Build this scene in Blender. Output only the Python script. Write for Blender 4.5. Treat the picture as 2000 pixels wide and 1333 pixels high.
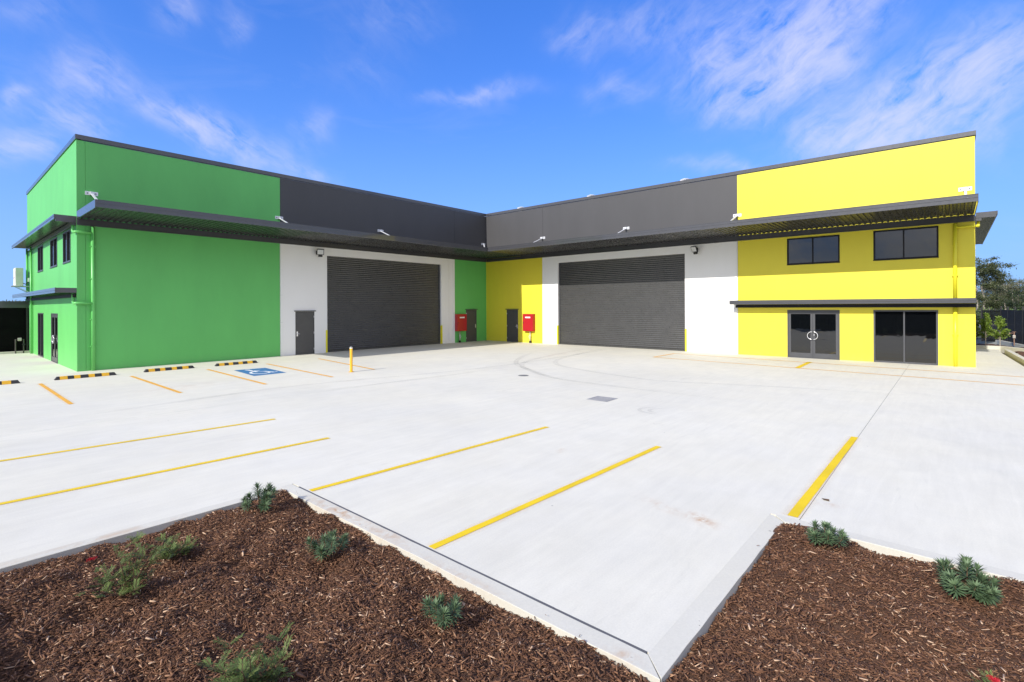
import bpy, bmesh, math, random
import numpy as np
from mathutils import Vector, Matrix

random.seed(7)
RNG = np.random.default_rng(11)
SC = bpy.context.scene
for o in list(bpy.data.objects):
    bpy.data.objects.remove(o)
COL = SC.collection
R = math.radians

# ------------------------------------------------------------------ camera
YAW = 3.85597724
cam_d = bpy.data.cameras.new('camera')
cam = bpy.data.objects.new('camera', cam_d)
COL.objects.link(cam)
SC.camera = cam
cam_d.sensor_width = 36.0
cam_d.lens = 36.0 * 990.688 / 2000.0
cam_d.shift_y = -67.0 / 2000.0
cam_d.shift_x = 0.3 / 2000.0
cam_d.clip_start = 0.05
cam_d.clip_end = 5000
fw = Vector((math.cos(YAW), math.sin(YAW), 0))
rt = Vector((math.sin(YAW), -math.cos(YAW), 0))
rot = Matrix((rt, Vector((0, 0, 1)), -fw)).transposed()
cam.matrix_world = Matrix.Translation((25.138, 24.12, 2.3)) @ rot.to_4x4() @ Matrix.Rotation(-0.004464, 4, 'Z')
SC.render.resolution_x, SC.render.resolution_y = 1024, 682

# ------------------------------------------------------------------ sun, sky, exposure
SUN_EL = math.atan(0.625)
SUN_S = Vector((math.cos(SUN_EL), -0.012, math.sin(SUN_EL))).normalized()
sun_d = bpy.data.lights.new('sun', 'SUN')
sun = bpy.data.objects.new('sun', sun_d)
COL.objects.link(sun)
sun_d.energy = 3.0
sun_d.angle = R(0.5)
sun_d.color = (1.0, 0.955, 0.89)
sun.rotation_euler = SUN_S.to_track_quat('Z', 'Y').to_euler()
sun.location = (40, 20, 30)

SC.view_settings.view_transform = 'Standard'
SC.view_settings.look = 'None'
SC.view_settings.gamma = 1.0
SC.view_settings.use_curve_mapping = False
SC.view_settings.exposure = 0.72


class NT:
    """small helper around a node tree"""
    def __init__(self, tree):
        self.t = tree
        self.n = tree.nodes
        self.l = tree.links

    def new(self, typ, **kw):
        nd = self.n.new(typ)
        for k, v in kw.items():
            setattr(nd, k, v)
        return nd

    def set(self, sock, v):
        if isinstance(v, bpy.types.NodeSocket):
            self.l.new(v, sock)
        else:
            sock.default_value = v

    def math(self, op, a, b=None, c=None, clamp=False):
        m = self.new('ShaderNodeMath', operation=op, use_clamp=clamp)
        self.set(m.inputs[0], a)
        if b is not None:
            self.set(m.inputs[1], b)
        if c is not None:
            self.set(m.inputs[2], c)
        return m.outputs[0]

    def vmath(self, op, a, b=None):
        m = self.new('ShaderNodeVectorMath', operation=op)
        self.set(m.inputs[0], a)
        if b is not None:
            self.set(m.inputs[1], b)
        return m.outputs['Value'] if op in ('LENGTH', 'DOT_PRODUCT', 'DISTANCE') else m.outputs[0]

    def noise(self, vec, scale, detail=4, rough=0.55, dist=0.0):
        m = self.new('ShaderNodeTexNoise')
        self.set(m.inputs['Vector'], vec)
        m.inputs['Scale'].default_value = scale
        m.inputs['Detail'].default_value = detail
        m.inputs['Roughness'].default_value = rough
        m.inputs['Distortion'].default_value = dist
        return m.outputs['Fac']

    def ramp(self, fac, stops, interp='LINEAR'):
        m = self.new('ShaderNodeValToRGB')
        self.set(m.inputs[0], fac)
        cr = m.color_ramp
        cr.interpolation = interp
        while len(cr.elements) < len(stops):
            cr.elements.new(0.5)
        for e, (p, c) in zip(cr.elements, stops):
            e.position = p
            e.color = (c[0], c[1], c[2], 1) if isinstance(c, (tuple, list)) else (c, c, c, 1)
        return m.outputs[0]

    def mix(self, fac, a, b, blend='MIX'):
        m = self.new('ShaderNodeMix', data_type='RGBA', blend_type=blend)
        self.set(m.inputs[0], fac)
        self.set(m.inputs[6], a if isinstance(a, bpy.types.NodeSocket) else (*a, 1))
        self.set(m.inputs[7], b if isinstance(b, bpy.types.NodeSocket) else (*b, 1))
        return m.outputs[2]

    def maprange(self, v, a, b, c=0.0, d=1.0):
        m = self.new('ShaderNodeMapRange')
        self.set(m.inputs[0], v)
        for i, x in enumerate((a, b, c, d)):
            m.inputs[i + 1].default_value = x
        return m.outputs[0]


world = bpy.data.worlds.new('World')
SC.world = world
world.use_nodes = True
W = NT(world.node_tree)
W.n.clear()
sky = W.new('ShaderNodeTexSky', sky_type='NISHITA')
sky.sun_disc = False
sky.sun_elevation = SUN_EL
sky.sun_rotation = R(90)
sky.altitude = 10
sky.air_density = 1.0
sky.dust_density = 0.0
sky.ozone_density = 3.0
hs = W.new('ShaderNodeHueSaturation')
W.set(hs.inputs['Color'], sky.outputs[0])
hs.inputs['Saturation'].default_value = 1.05
hs.inputs['Value'].default_value = 1.0
gm = W.new('ShaderNodeGamma')
W.set(gm.inputs[0], hs.outputs[0])
gm.inputs[1].default_value = 0.60
skyc0 = W.vmath('MULTIPLY', gm.outputs[0], (0.295, 0.73, 1.76))
# thin high cloud, laid out by compass direction and height above the horizon
tc = W.new('ShaderNodeTexCoord')
dirv = tc.outputs['Generated']
f0 = (math.cos(YAW), math.sin(YAW), 0)
r0 = (math.sin(YAW), -math.cos(YAW), 0)
df = W.vmath('DOT_PRODUCT', dirv, f0)
dr = W.vmath('DOT_PRODUCT', dirv, r0)
sep = W.new('ShaderNodeSeparateXYZ')
W.set(sep.inputs[0], dirv)
az = W.math('MULTIPLY', W.math('ARCTAN2', dr, df), 57.29578)
el = W.math('MULTIPLY', W.math('ARCSINE', sep.outputs[2]), 57.29578)
# pale band of air all round the horizon
elp = W.math('MAXIMUM', el, 0.0)
air = W.math('EXPONENT', W.math('MULTIPLY', W.math('POWER', W.math('DIVIDE', elp, 14.0), 1.6), -1.0))
skyc = W.mix(W.math('MULTIPLY', air, 0.9), skyc0, (1.42, 2.42, 4.15))
cmb = W.new('ShaderNodeCombineXYZ')
W.set(cmb.inputs[0], az)
W.set(cmb.inputs[1], el)
wn = W.new('ShaderNodeTexNoise')
W.set(wn.inputs['Vector'], cmb.outputs[0])
wn.inputs['Scale'].default_value = 0.16
wn.inputs['Detail'].default_value = 3
wob = W.vmath('MULTIPLY', W.vmath('SUBTRACT', wn.outputs['Color'], (0.5, 0.5, 0.5)), (8.0, 5.0, 0))
warped = W.vmath('ADD', cmb.outputs[0], wob)
CL = [(22.97, 22.77, -12.04, 4.6, 2.74, 0.75), (29.47, 23.71, 11.72, 4.12, 3.23, 0.9), (26.32, 20.06, 8.64, 3.78, 1.68, 0.7), (34.47, 26.87, 14.57, 3.74, 3.01, 0.7), (25.11, 27.1, 2.03, 5.17, 2.68, 0.45), (30.42, 22.31, 9.13, 2.01, 2.76, 0.8), (32.43, 15.84, 10.2, 3.37, 1.88, 0.9), (36.72, 17.26, 19.32, 3.62, 2.66, 1.0), (42.03, 18.85, 14.4, 3.6, 2.65, 1.0), (44.39, 17.2, 9.81, 2.41, 2.77, 0.7), (38.81, 15.12, 11.83, 4.12, 1.96, 0.8), (-40.03, 19.27, -47.2, 2.0, 2.45, 0.6), (-41.01, 15.45, -6.75, 2.09, 1.26, 0.9), (-44.48, 16.59, -30.86, 0.59, 1.1, 0.8), (-44.33, 12.85, -29.73, 1.17, 1.39, 0.85), (-33.71, 17.97, -12.83, 3.06, 1.1, 0.9), (-28.63, 16.29, -22.69, 4.15, 1.67, 0.9), (-21.89, 13.99, -9.32, 2.32, 0.72, 0.6), (-21.38, 18.02, 15.25, 1.79, 1.25, 0.4), (-3.33, 22.65, 2.59, 3.98, 0.64, 0.75), (-28.46, 26.59, -30.37, 1.19, 1.13, 0.4), (-33.13, 26.5, 18.58, 1.48, 1.07, 0.5), (-43.02, 23.46, 22.69, 2.69, 1.05, 0.3), (7.9, 28.18, 3.97, 2.94, 1.56, 0.45), (11.52, 23.08, -1.34, 2.55, 1.26, 0.35), (-13.4, 29.42, 8.77, 4.45, 2.6, 0.18), (22.93, 14.06, -4.15, 4.51, 0.7, 0.5), (15.35, 28.47, 8.41, 3.75, 1.86, 0.4), (43.35, 13.0, 14.63, 2.0, 1.64, 0.25), (-16.67, 23.98, -2.17, 3.66, 1.92, 0.12)]
acc = None
for (ca, ce, ang, La, Wd, st) in CL:
    mp = W.new('ShaderNodeMapping', vector_type='TEXTURE')
    W.set(mp.inputs['Vector'], warped)
    mp.inputs['Location'].default_value = (ca, ce, 0)
    mp.inputs['Rotation'].default_value = (0, 0, R(ang))
    mp.inputs['Scale'].default_value = (La * 1.1, Wd * 1.05, 1)
    ln = W.vmath('LENGTH', mp.outputs[0])
    g = W.math('MULTIPLY', W.math('EXPONENT', W.math('MULTIPLY', W.math('MULTIPLY', ln, ln), -1.0)), st)
    acc = g if acc is None else W.math('ADD', acc, g)
# streaky texture of the wisps, and a faint veil that goes on all round the sky
halfwarp = W.vmath('ADD', cmb.outputs[0], W.vmath('MULTIPLY', wob, (0.4, 0.4, 0)))


def streak(ang, lo, sh, sc):
    k = W.new('ShaderNodeMapping', vector_type='TEXTURE')
    W.set(k.inputs['Vector'], halfwarp)
    k.inputs['Rotation'].default_value = (0, 0, R(ang))
    k.inputs['Scale'].default_value = (lo, sh, 1)
    return W.noise(k.outputs[0], sc, 10, 0.66, 0.12)


side = W.new('ShaderNodeMapRange', interpolation_type='SMOOTHSTEP')
W.set(side.inputs[0], az)
side.inputs[1].default_value = -10
side.inputs[2].default_value = 10
mxs = W.new('ShaderNodeMix', data_type='FLOAT')
W.set(mxs.inputs[0], side.outputs[0])
W.set(mxs.inputs[2], streak(-32, 5.0, 1.5, 0.8))
W.set(mxs.inputs[3], streak(34, 5.5, 1.7, 0.8))
st2 = W.noise(warped, 0.55, 8, 0.62)
tex = W.math('ADD', W.math('MULTIPLY', mxs.outputs[0], 0.8), W.math('MULTIPLY', st2, 0.4))
den = W.math('MULTIPLY', acc, W.maprange(tex, 0.44, 0.80))
mp2 = W.new('ShaderNodeMapping')
W.set(mp2.inputs['Vector'], dirv)
mp2.inputs['Scale'].default_value = (1.6, 1.2, 5.0)
veil = W.maprange(W.noise(mp2.outputs[0], 2.2, 7, 0.6, 0.8), 0.56, 0.9, 0.0, 0.12)
den = W.math('SUBTRACT', 1.0, W.math('EXPONENT', W.math('MULTIPLY', W.math('ADD', den, veil), -1.15)))
den = W.math('MULTIPLY', den, 0.88)
cloud_col = W.vmath('MULTIPLY', (3.3, 3.3, 4.2), (1, 1, 1))
skymix = W.mix(den, skyc, cloud_col)
# cloud behind the camera, mirrored in upper windows, added bright to fill shaded walls
mp4 = W.new('ShaderNodeMapping')
W.set(mp4.inputs['Vector'], dirv)
mp4.inputs['Scale'].default_value = (1.0, 1.0, 2.6)
cover = W.maprange(W.noise(mp4.outputs[0], 4.2, 9, 0.64, 0.5), 0.36, 0.62, 0.15, 0.92)
behind = W.new('ShaderNodeMapRange', interpolation_type='SMOOTHSTEP')
W.set(behind.inputs[0], df)
behind.inputs[1].default_value = 0.35
behind.inputs[2].default_value = -0.30
shade = W.maprange(W.noise(mp4.outputs[0], 3.7, 6, 0.6), 0.3, 0.7, 0.78, 1.12)
cc = W.new('ShaderNodeVectorMath', operation='SCALE')
cc.inputs[0].default_value = (6.0, 5.8, 5.5)
W.set(cc.inputs['Scale'], shade)
skymix = W.mix(W.math('MULTIPLY', cover, behind.outputs[0]), skymix, cc.outputs[0])
bg = W.new('ShaderNodeBackground')
W.set(bg.inputs[0], skymix)
bg.inputs[1].default_value = 0.15
wo = W.new('ShaderNodeOutputWorld')
W.l.new(bg.outputs[0], wo.inputs[0])

# ------------------------------------------------------------------ materials
MATS = {}


def base_mat(name, col=(0.5, 0.5, 0.5), rough=0.6, metal=0.0, spec=0.5):
    m = bpy.data.materials.new(name)
    m.use_nodes = True
    N = NT(m.node_tree)
    b = N.n['Principled BSDF']
    b.inputs['Base Color'].default_value = (*col, 1)
    b.inputs['Roughness'].default_value = rough
    b.inputs['Metallic'].default_value = metal
    b.inputs['Specular IOR Level'].default_value = spec
    MATS[name] = m
    return m, N, b


def bump(N, b, h, strength=0.2, dist=0.01):
    bp = N.new('ShaderNodeBump')
    bp.inputs['Strength'].default_value = strength
    bp.inputs['Distance'].default_value = dist
    N.set(bp.inputs['Height'], h)
    N.l.new(bp.outputs[0], b.inputs['Normal'])


def pos(N):
    return N.new('ShaderNodeNewGeometry').outputs['Position']


def paint(name, col, rough=0.55, var=0.06, spec=0.4, bs=0.12, grime=0.05):
    m, N, b = base_mat(name, col, rough, 0, spec)
    p = pos(N)
    mp = N.new('ShaderNodeMapping')
    N.set(mp.inputs['Vector'], p)
    mp.inputs['Scale'].default_value = (1, 1, 0.35)
    n1 = N.noise(mp.outputs[0], 0.9, 5, 0.6)
    n2 = N.noise(p, 38, 4, 0.6)
    v = N.math('ADD', N.maprange(n1, 0.3, 0.7, 1 - var, 1 + var), N.maprange(n2, 0.3, 0.7, -0.025, 0.025))
    c = N.vmath('MULTIPLY', (*col,), (1, 1, 1))
    sc = N.new('ShaderNodeVectorMath', operation='SCALE')
    sc.inputs[0].default_value = col
    N.set(sc.inputs['Scale'], v)
    # splash dirt just above the slab and faint run marks
    sp = N.new('ShaderNodeSeparateXYZ')
    N.set(sp.inputs[0], p)
    low = N.math('MULTIPLY', N.maprange(sp.outputs[2], 0.0, 0.35, 1.0, 0.0), N.maprange(N.noise(p, 5.0, 4), 0.35, 0.7, 0, 1))
    mp3 = N.new('ShaderNodeMapping')
    N.set(mp3.inputs['Vector'], p)
    mp3.inputs['Scale'].default_value = (5, 5, 0.12)
    run = N.maprange(N.noise(mp3.outputs[0], 1.0, 4, 0.6), 0.6, 0.8, 0, 0.35)
    dirt = N.math('MULTIPLY', N.math('ADD', low, run), grime * 2.2, clamp=True)
    N.set(b.inputs['Base Color'], N.mix(dirt, sc.outputs[0], (0.30, 0.27, 0.22)))
    bump(N, b, N.math('ADD', N.math('MULTIPLY', n2, 0.5), N.math('MULTIPLY', N.noise(p, 120, 2), 0.5)), bs, 0.006)
    return m


paint('green_paint', (0.128, 0.50, 0.125), 0.5)
paint('yellow_paint', (0.80, 0.69, 0.050), 0.5, 0.03)
paint('white_paint', (0.86, 0.85, 0.82), 0.55, 0.02)
paint('charcoal_paint', (0.070, 0.069, 0.071), 0.5, 0.06, grime=0.02)
paint('green_pipe', (0.14, 0.53, 0.135), 0.35, 0.02, bs=0.0)
paint('yellow_pipe', (0.82, 0.74, 0.035), 0.35, 0.02, bs=0.0)


def metal_paint(name, col, rough=0.35, var=0.08, metal=0.0, spec=0.5):
    m, N, b = base_mat(name, col, rough, metal, spec)
    p = pos(N)
    n = N.noise(p, 3.0, 5, 0.6)
    sc = N.new('ShaderNodeVectorMath', operation='SCALE')
    sc.inputs[0].default_value = col
    N.set(sc.inputs['Scale'], N.maprange(n, 0.3, 0.7, 1 - var, 1 + var))
    N.set(b.inputs['Base Color'], sc.outputs[0])
    N.set(b.inputs['Roughness'], N.maprange(N.noise(p, 14, 4), 0.3, 0.7, rough * 0.85, rough * 1.2))
    return m


tm = metal_paint('trim', (0.052, 0.052, 0.057), 0.33)
tm.node_tree.nodes['Principled BSDF'].inputs['Coat Weight'].default_value = 0.7
tm.node_tree.nodes['Principled BSDF'].inputs['Coat Roughness'].default_value = 0.06
metal_paint('sheet_underside', (0.038, 0.038, 0.039), 0.28)
metal_paint('roller', (0.086, 0.086, 0.085), 0.30, 0.10, 0.40, 0.6)
metal_paint('shade_black', (0.005, 0.005, 0.005), 1.0, 0.1, 0.0, 0.1)
metal_paint('door_grey', (0.075, 0.073, 0.072), 0.45)
metal_paint('frame_dark', (0.070, 0.072, 0.078), 0.4)
metal_paint('frame_black', (0.012, 0.012, 0.014), 0.55, 0.1, 0.0, 0.3)
metal_paint('galv', (0.72, 0.73, 0.75), 0.42, 0.12, 0.25)
metal_paint('red_enamel', (0.45, 0.020, 0.026), 0.22, 0.04)
metal_paint('white_plastic', (0.78, 0.78, 0.76), 0.45)
metal_paint('ac_casing', (0.66, 0.66, 0.60), 0.5)
metal_paint('chrome', (0.82, 0.82, 0.83), 0.22, 0.05, 0.6)
metal_paint('black_metal', (0.014, 0.014, 0.015), 0.45)
metal_paint('bollard_yellow', (0.84, 0.46, 0.03), 0.4, 0.05)
metal_paint('grate_steel', (0.33, 0.33, 0.34), 0.5, 0.15, 0.2)
metal_paint('cast_iron', (0.16, 0.16, 0.155), 0.65, 0.2)
metal_paint('copper', (0.36, 0.22, 0.16), 0.5, 0.2, 0.3)
metal_paint('brass_grey', (0.50, 0.47, 0.42), 0.4, 0.2, 0.4)
metal_paint('bronze_dark', (0.09, 0.08, 0.07), 0.5, 0.2, 0.3)
metal_paint('rubber_black', (0.030, 0.030, 0.032), 0.7, 0.2)
metal_paint('stop_yellow', (0.80, 0.44, 0.02), 0.55, 0.12)
metal_paint('sealant', (0.16, 0.16, 0.16), 0.8)
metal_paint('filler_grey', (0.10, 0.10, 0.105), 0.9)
metal_paint('interior', (0.05, 0.05, 0.05), 0.9)
metal_paint('soil', (0.045, 0.032, 0.024), 0.95, 0.3)
metal_paint('lens', (0.62, 0.63, 0.62), 0.25, 0.05)
metal_paint('roof_sheet', (0.45, 0.46, 0.48), 0.45, 0.1, 0.3)

# screen cloth on the fences: fine weave, not quite closed
m, N, b = base_mat('screen_cloth', (0.012, 0.012, 0.013), 0.85)
p = pos(N)
wv = N.noise(p, 55, 2)
tr = N.new('ShaderNodeBsdfTransparent')
mx = N.new('ShaderNodeMixShader')
N.set(mx.inputs[0], N.maprange(wv, 0.35, 0.75, 0.96, 0.80))
N.l.new(tr.outputs[0], mx.inputs[1])
N.l.new(b.outputs[0], mx.inputs[2])
N.l.new(mx.outputs[0], N.n['Material Output'].inputs[0])
m2_, N, b = base_mat('screen_open', (0.012, 0.012, 0.013), 0.85)
tr = N.new('ShaderNodeBsdfTransparent')
mx = N.new('ShaderNodeMixShader')
mx.inputs[0].default_value = 0.62
N.l.new(tr.outputs[0], mx.inputs[1])
N.l.new(b.outputs[0], mx.inputs[2])
N.l.new(mx.outputs[0], N.n['Material Output'].inputs[0])

# tinted glass
m, N, b = base_mat('glass', (0.004, 0.005, 0.006), 0.015, 0, 0.5)
b.inputs['IOR'].default_value = 1.85
p = pos(N)
bump(N, b, N.noise(p, 1.3, 3), 0.10, 0.02)
tr = N.new('ShaderNodeBsdfTransparent')
tr.inputs[0].default_value = (0.30, 0.33, 0.36, 1)
mx = N.new('ShaderNodeMixShader')
mx.inputs[0].default_value = 0.78
N.l.new(tr.outputs[0], mx.inputs[1])
N.l.new(b.outputs[0], mx.inputs[2])
N.l.new(mx.outputs[0], N.n['Material Output'].inputs[0])


def concrete(name, base, streak=True):
    m, N, b = base_mat(name, (base,) * 3, 0.82, 0, 0.3)
    p = pos(N)
    big = N.noise(p, 0.22, 5, 0.6, 0.6)
    mid = N.noise(p, 1.7, 6, 0.65, 0.4)
    mp = N.new('ShaderNodeMapping')
    N.set(mp.inputs['Vector'], p)
    mp.inputs['Rotation'].default_value = (0, 0, R(12))
    mp.inputs['Scale'].default_value = (0.5, 4.5, 1)
    brm = N.noise(mp.outputs[0], 1.6, 7, 0.7, 0.5)
    fine = N.noise(p, 60, 3, 0.6)
    v = N.maprange(big, 0.3, 0.7, 0.95, 1.04)
    v = N.math('MULTIPLY', v, N.maprange(mid, 0.25, 0.75, 0.95, 1.04))
    if streak:
        v = N.math('MULTIPLY', v, N.maprange(brm, 0.25, 0.75, 0.94, 1.045))
    v = N.math('MULTIPLY', v, N.maprange(fine, 0.25, 0.75, 0.95, 1.05))
    # sparse dark scuffs
    mp2 = N.new('ShaderNodeMapping')
    N.set(mp2.inputs['Vector'], p)
    mp2.inputs['Rotation'].default_value = (0, 0, R(-35))
    mp2.inputs['Scale'].default_value = (0.7, 3.2, 1)
    scf = N.math('MULTIPLY', N.maprange(N.noise(mp2.outputs[0], 1.1, 8, 0.75, 1.2), 0.60, 0.80, 0, 1), N.maprange(N.noise(p, 0.35, 3), 0.45, 0.65, 0, 1))
    v = N.math('MULTIPLY', v, N.math('SUBTRACT', 1.0, N.math('MULTIPLY', scf, 0.27)))
    # small dark specks
    vor = N.new('ShaderNodeTexVoronoi')
    N.set(vor.inputs['Vector'], p)
    vor.inputs['Scale'].default_value = 1.4
    spk = N.math('LESS_THAN', vor.outputs['Distance'], 0.018)
    v = N.math('MULTIPLY', v, N.math('SUBTRACT', 1.0, N.math('MULTIPLY', spk, 0.4)))
    tint = N.mix(N.maprange(N.noise(p, 0.5, 4), 0.35, 0.65, 0, 1), (base * 1.03, base * 0.985, base * 0.82), (base * 1.0, base * 0.965, base * 0.83))
    sc = N.new('ShaderNodeVectorMath', operation='SCALE')
    N.set(sc.inputs[0], tint)
    N.set(sc.inputs['Scale'], v)
    col = sc.outputs[0]
    # rust and tannin stains with a shape of their own
    for (sx, sy, ra, rb, ang, amt) in ((19.68, 22.08, 0.17, 0.09, 60, 0.75), (19.62, 21.62, 0.30, 0.08, 70, 0.28), (18.34, 23.02, 0.06, 0.16, 20, 0.35), (22.11, 18.9, 0.09, 0.5, 0, 0.62), (22.11, 19.8, 0.08, 0.35, 0, 0.5), (22.16, 20.9, 0.05, 0.5, 0, 0.3), (22.15, 22.5, 0.05, 0.12, 0, 0.5), (5.5, 9.8, 1.6, 0.5, 10, 0.16), (12.0, 3.0, 2.0, 0.6, 0, 0.10), (18.5, 19.4, 0.12, 0.05, 20, 0.35), (20.3, 7.2, 1.2, 0.6, 15, 0.14), (24.0, 17.69, 1.0, 0.06, 0, 0.35)):
        mm = N.new('ShaderNodeMapping', vector_type='TEXTURE')
        N.set(mm.inputs['Vector'], p)
        mm.inputs['Location'].default_value = (sx, sy, 0)
        mm.inputs['Rotation'].default_value = (0, 0, R(ang))
        mm.inputs['Scale'].default_value = (ra, rb, 1)
        ln = N.vmath('LENGTH', mm.outputs[0])
        g = N.math('EXPONENT', N.math('MULTIPLY', N.math('MULTIPLY', ln, ln), -1.0))
        g = N.math('MULTIPLY', N.math('MULTIPLY', g, N.maprange(N.noise(p, 7 if ra < 1 else 2.5, 5, 0.65, 1.0), 0.38, 0.62, 0, 1)), amt)
        col = N.mix(g, col, (0.42, 0.20, 0.06))
    N.set(b.inputs['Base Color'], col)
    bump(N, b, N.math('ADD', N.math('MULTIPLY', brm, 0.5), N.math('MULTIPLY', fine, 0.5)), 0.15, 0.004)
    return m


concrete('concrete', 0.66)
concrete('kerb_concrete', 0.60, False)


def road_paint(name, col):
    m, N, b = base_mat(name, col, 0.6)
    p = pos(N)
    w = N.noise(p, 26, 5, 0.7)
    wear = N.maprange(w, 0.66, 0.76, 0, 0.8)
    n = N.noise(p, 2.0, 4)
    sc = N.new('ShaderNodeVectorMath', operation='SCALE')
    sc.inputs[0].default_value = col
    N.set(sc.inputs['Scale'], N.maprange(n, 0.3, 0.7, 0.9, 1.1))
    N.set(b.inputs['Base Color'], N.mix(wear, sc.outputs[0], (0.5, 0.47, 0.40)))
    return m


road_paint('line_yellow', (0.76, 0.535, 0.004))
road_paint('line_orange', (0.80, 0.40, 0.045))
road_paint('sign_blue', (0.045, 0.17, 0.38))
road_paint('sign_white', (0.80, 0.80, 0.80))

# overspray beside the painted lines and tyre rubber: thin film that lets the slab show
def film(name, col, amt, nscale):
    m, N, b = base_mat(name, col, 0.85)
    at = N.new('ShaderNodeAttribute', attribute_name='cover')
    p = pos(N)
    a = N.math('MULTIPLY', N.math('MULTIPLY', at.outputs['Fac'], N.maprange(N.noise(p, nscale, 5, 0.7), 0.3, 0.7, 0.2, 1.0)), amt, clamp=True)
    tr = N.new('ShaderNodeBsdfTransparent')
    mx = N.new('ShaderNodeMixShader')
    N.set(mx.inputs[0], a)
    N.l.new(tr.outputs[0], mx.inputs[1])
    N.l.new(b.outputs[0], mx.inputs[2])
    N.l.new(mx.outputs[0], N.n['Material Output'].inputs[0])


film('tyre_rubber', (0.05, 0.05, 0.055), 0.15, 1.6)
film('overspray', (0.80, 0.46, 0.10), 0.38, 9.0)

# mulch
m, N, b = base_mat('mulch_ground', (0.05, 0.03, 0.02), 0.95)
p = pos(N)
nn = N.noise(p, 45, 6, 0.7)
N.set(b.inputs['Base Color'], N.ramp(nn, [(0.3, (0.065, 0.032, 0.019)), (0.55, (0.11, 0.054, 0.031)), (0.75, (0.18, 0.09, 0.05))]))
bump(N, b, nn, 1.0, 0.03)
m, N, b = base_mat('mulch_chips', (0.05, 0.03, 0.02), 0.85, 0, 0.25)
at = N.new('ShaderNodeAttribute', attribute_name='tone')
p = pos(N)
cr = N.ramp(at.outputs['Fac'], [(0.0, (0.090, 0.044, 0.025)), (0.35, (0.150, 0.072, 0.039)), (0.62, (0.220, 0.108, 0.058)), (0.82, (0.33, 0.178, 0.098)), (0.93, (0.52, 0.30, 0.17)), (1.0, (0.70, 0.48, 0.31))])
N.set(b.inputs['Base Color'], N.mix(N.maprange(N.noise(p, 90, 3), 0.3, 0.7, 0, 0.4), cr, (0.075, 0.036, 0.020)))
m, N, b = base_mat('terrain', (0.10, 0.11, 0.05), 0.95)
p = pos(N)
N.set(b.inputs['Base Color'], N.ramp(N.noise(p, 0.12, 8, 0.7), [(0.3, (0.045, 0.065, 0.020)), (0.5, (0.09, 0.105, 0.035)), (0.7, (0.17, 0.15, 0.075))]))
bump(N, b, N.noise(p, 3, 6), 0.8, 0.2)
m, N, b = base_mat('asphalt', (0.07, 0.07, 0.072), 0.9)
p = pos(N)
N.set(b.inputs['Base Color'], N.ramp(N.noise(p, 3, 8, 0.7), [(0.3, (0.075, 0.077, 0.082)), (0.7, (0.13, 0.13, 0.135))]))


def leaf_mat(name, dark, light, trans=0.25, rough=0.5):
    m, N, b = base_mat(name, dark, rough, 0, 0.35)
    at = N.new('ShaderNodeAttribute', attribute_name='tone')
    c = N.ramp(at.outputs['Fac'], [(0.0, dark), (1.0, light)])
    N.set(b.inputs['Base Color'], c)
    tl = N.new('ShaderNodeBsdfTranslucent')
    N.set(tl.inputs[0], c)
    mx = N.new('ShaderNodeMixShader')
    mx.inputs[0].default_value = trans
    N.l.new(b.outputs[0], mx.inputs[1])
    N.l.new(tl.outputs[0], mx.inputs[2])
    N.l.new(mx.outputs[0], N.n['Material Output'].inputs[0])


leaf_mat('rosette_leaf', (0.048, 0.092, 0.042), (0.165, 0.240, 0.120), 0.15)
leaf_mat('grevillea_leaf', (0.062, 0.105, 0.028), (0.235, 0.315, 0.090), 0.3)
leaf_mat('young_leaf', (0.09, 0.17, 0.022), (0.34, 0.46, 0.07), 0.35)
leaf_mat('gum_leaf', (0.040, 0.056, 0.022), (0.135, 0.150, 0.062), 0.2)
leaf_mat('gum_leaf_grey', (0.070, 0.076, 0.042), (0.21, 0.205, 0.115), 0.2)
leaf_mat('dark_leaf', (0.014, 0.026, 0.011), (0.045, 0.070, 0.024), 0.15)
leaf_mat('red_bloom', (0.45, 0.01, 0.03), (0.75, 0.05, 0.08), 0.2)
metal_paint('stem_brown', (0.11, 0.065, 0.035), 0.85, 0.2)
metal_paint('bark_pale', (0.42, 0.36, 0.29), 0.85, 0.3)
metal_paint('bark_dark', (0.16, 0.12, 0.09), 0.9, 0.3)


# ------------------------------------------------------------------ mesh helpers
def tag(o, label=None, cat=None, group=None, kind=None):
    for k, v in (('label', label), ('category', cat), ('group', group), ('kind', kind)):
        if v:
            o[k] = v
    return o


def empty(name, loc=(0, 0, 0), rz=0.0):
    o = bpy.data.objects.new(name, None)
    o.empty_display_size = 0.2
    COL.objects.link(o)
    o.location = loc
    o.rotation_euler = (0, 0, rz)
    return o


def ident(a, b, c):
    return (a, b, c)


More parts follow.
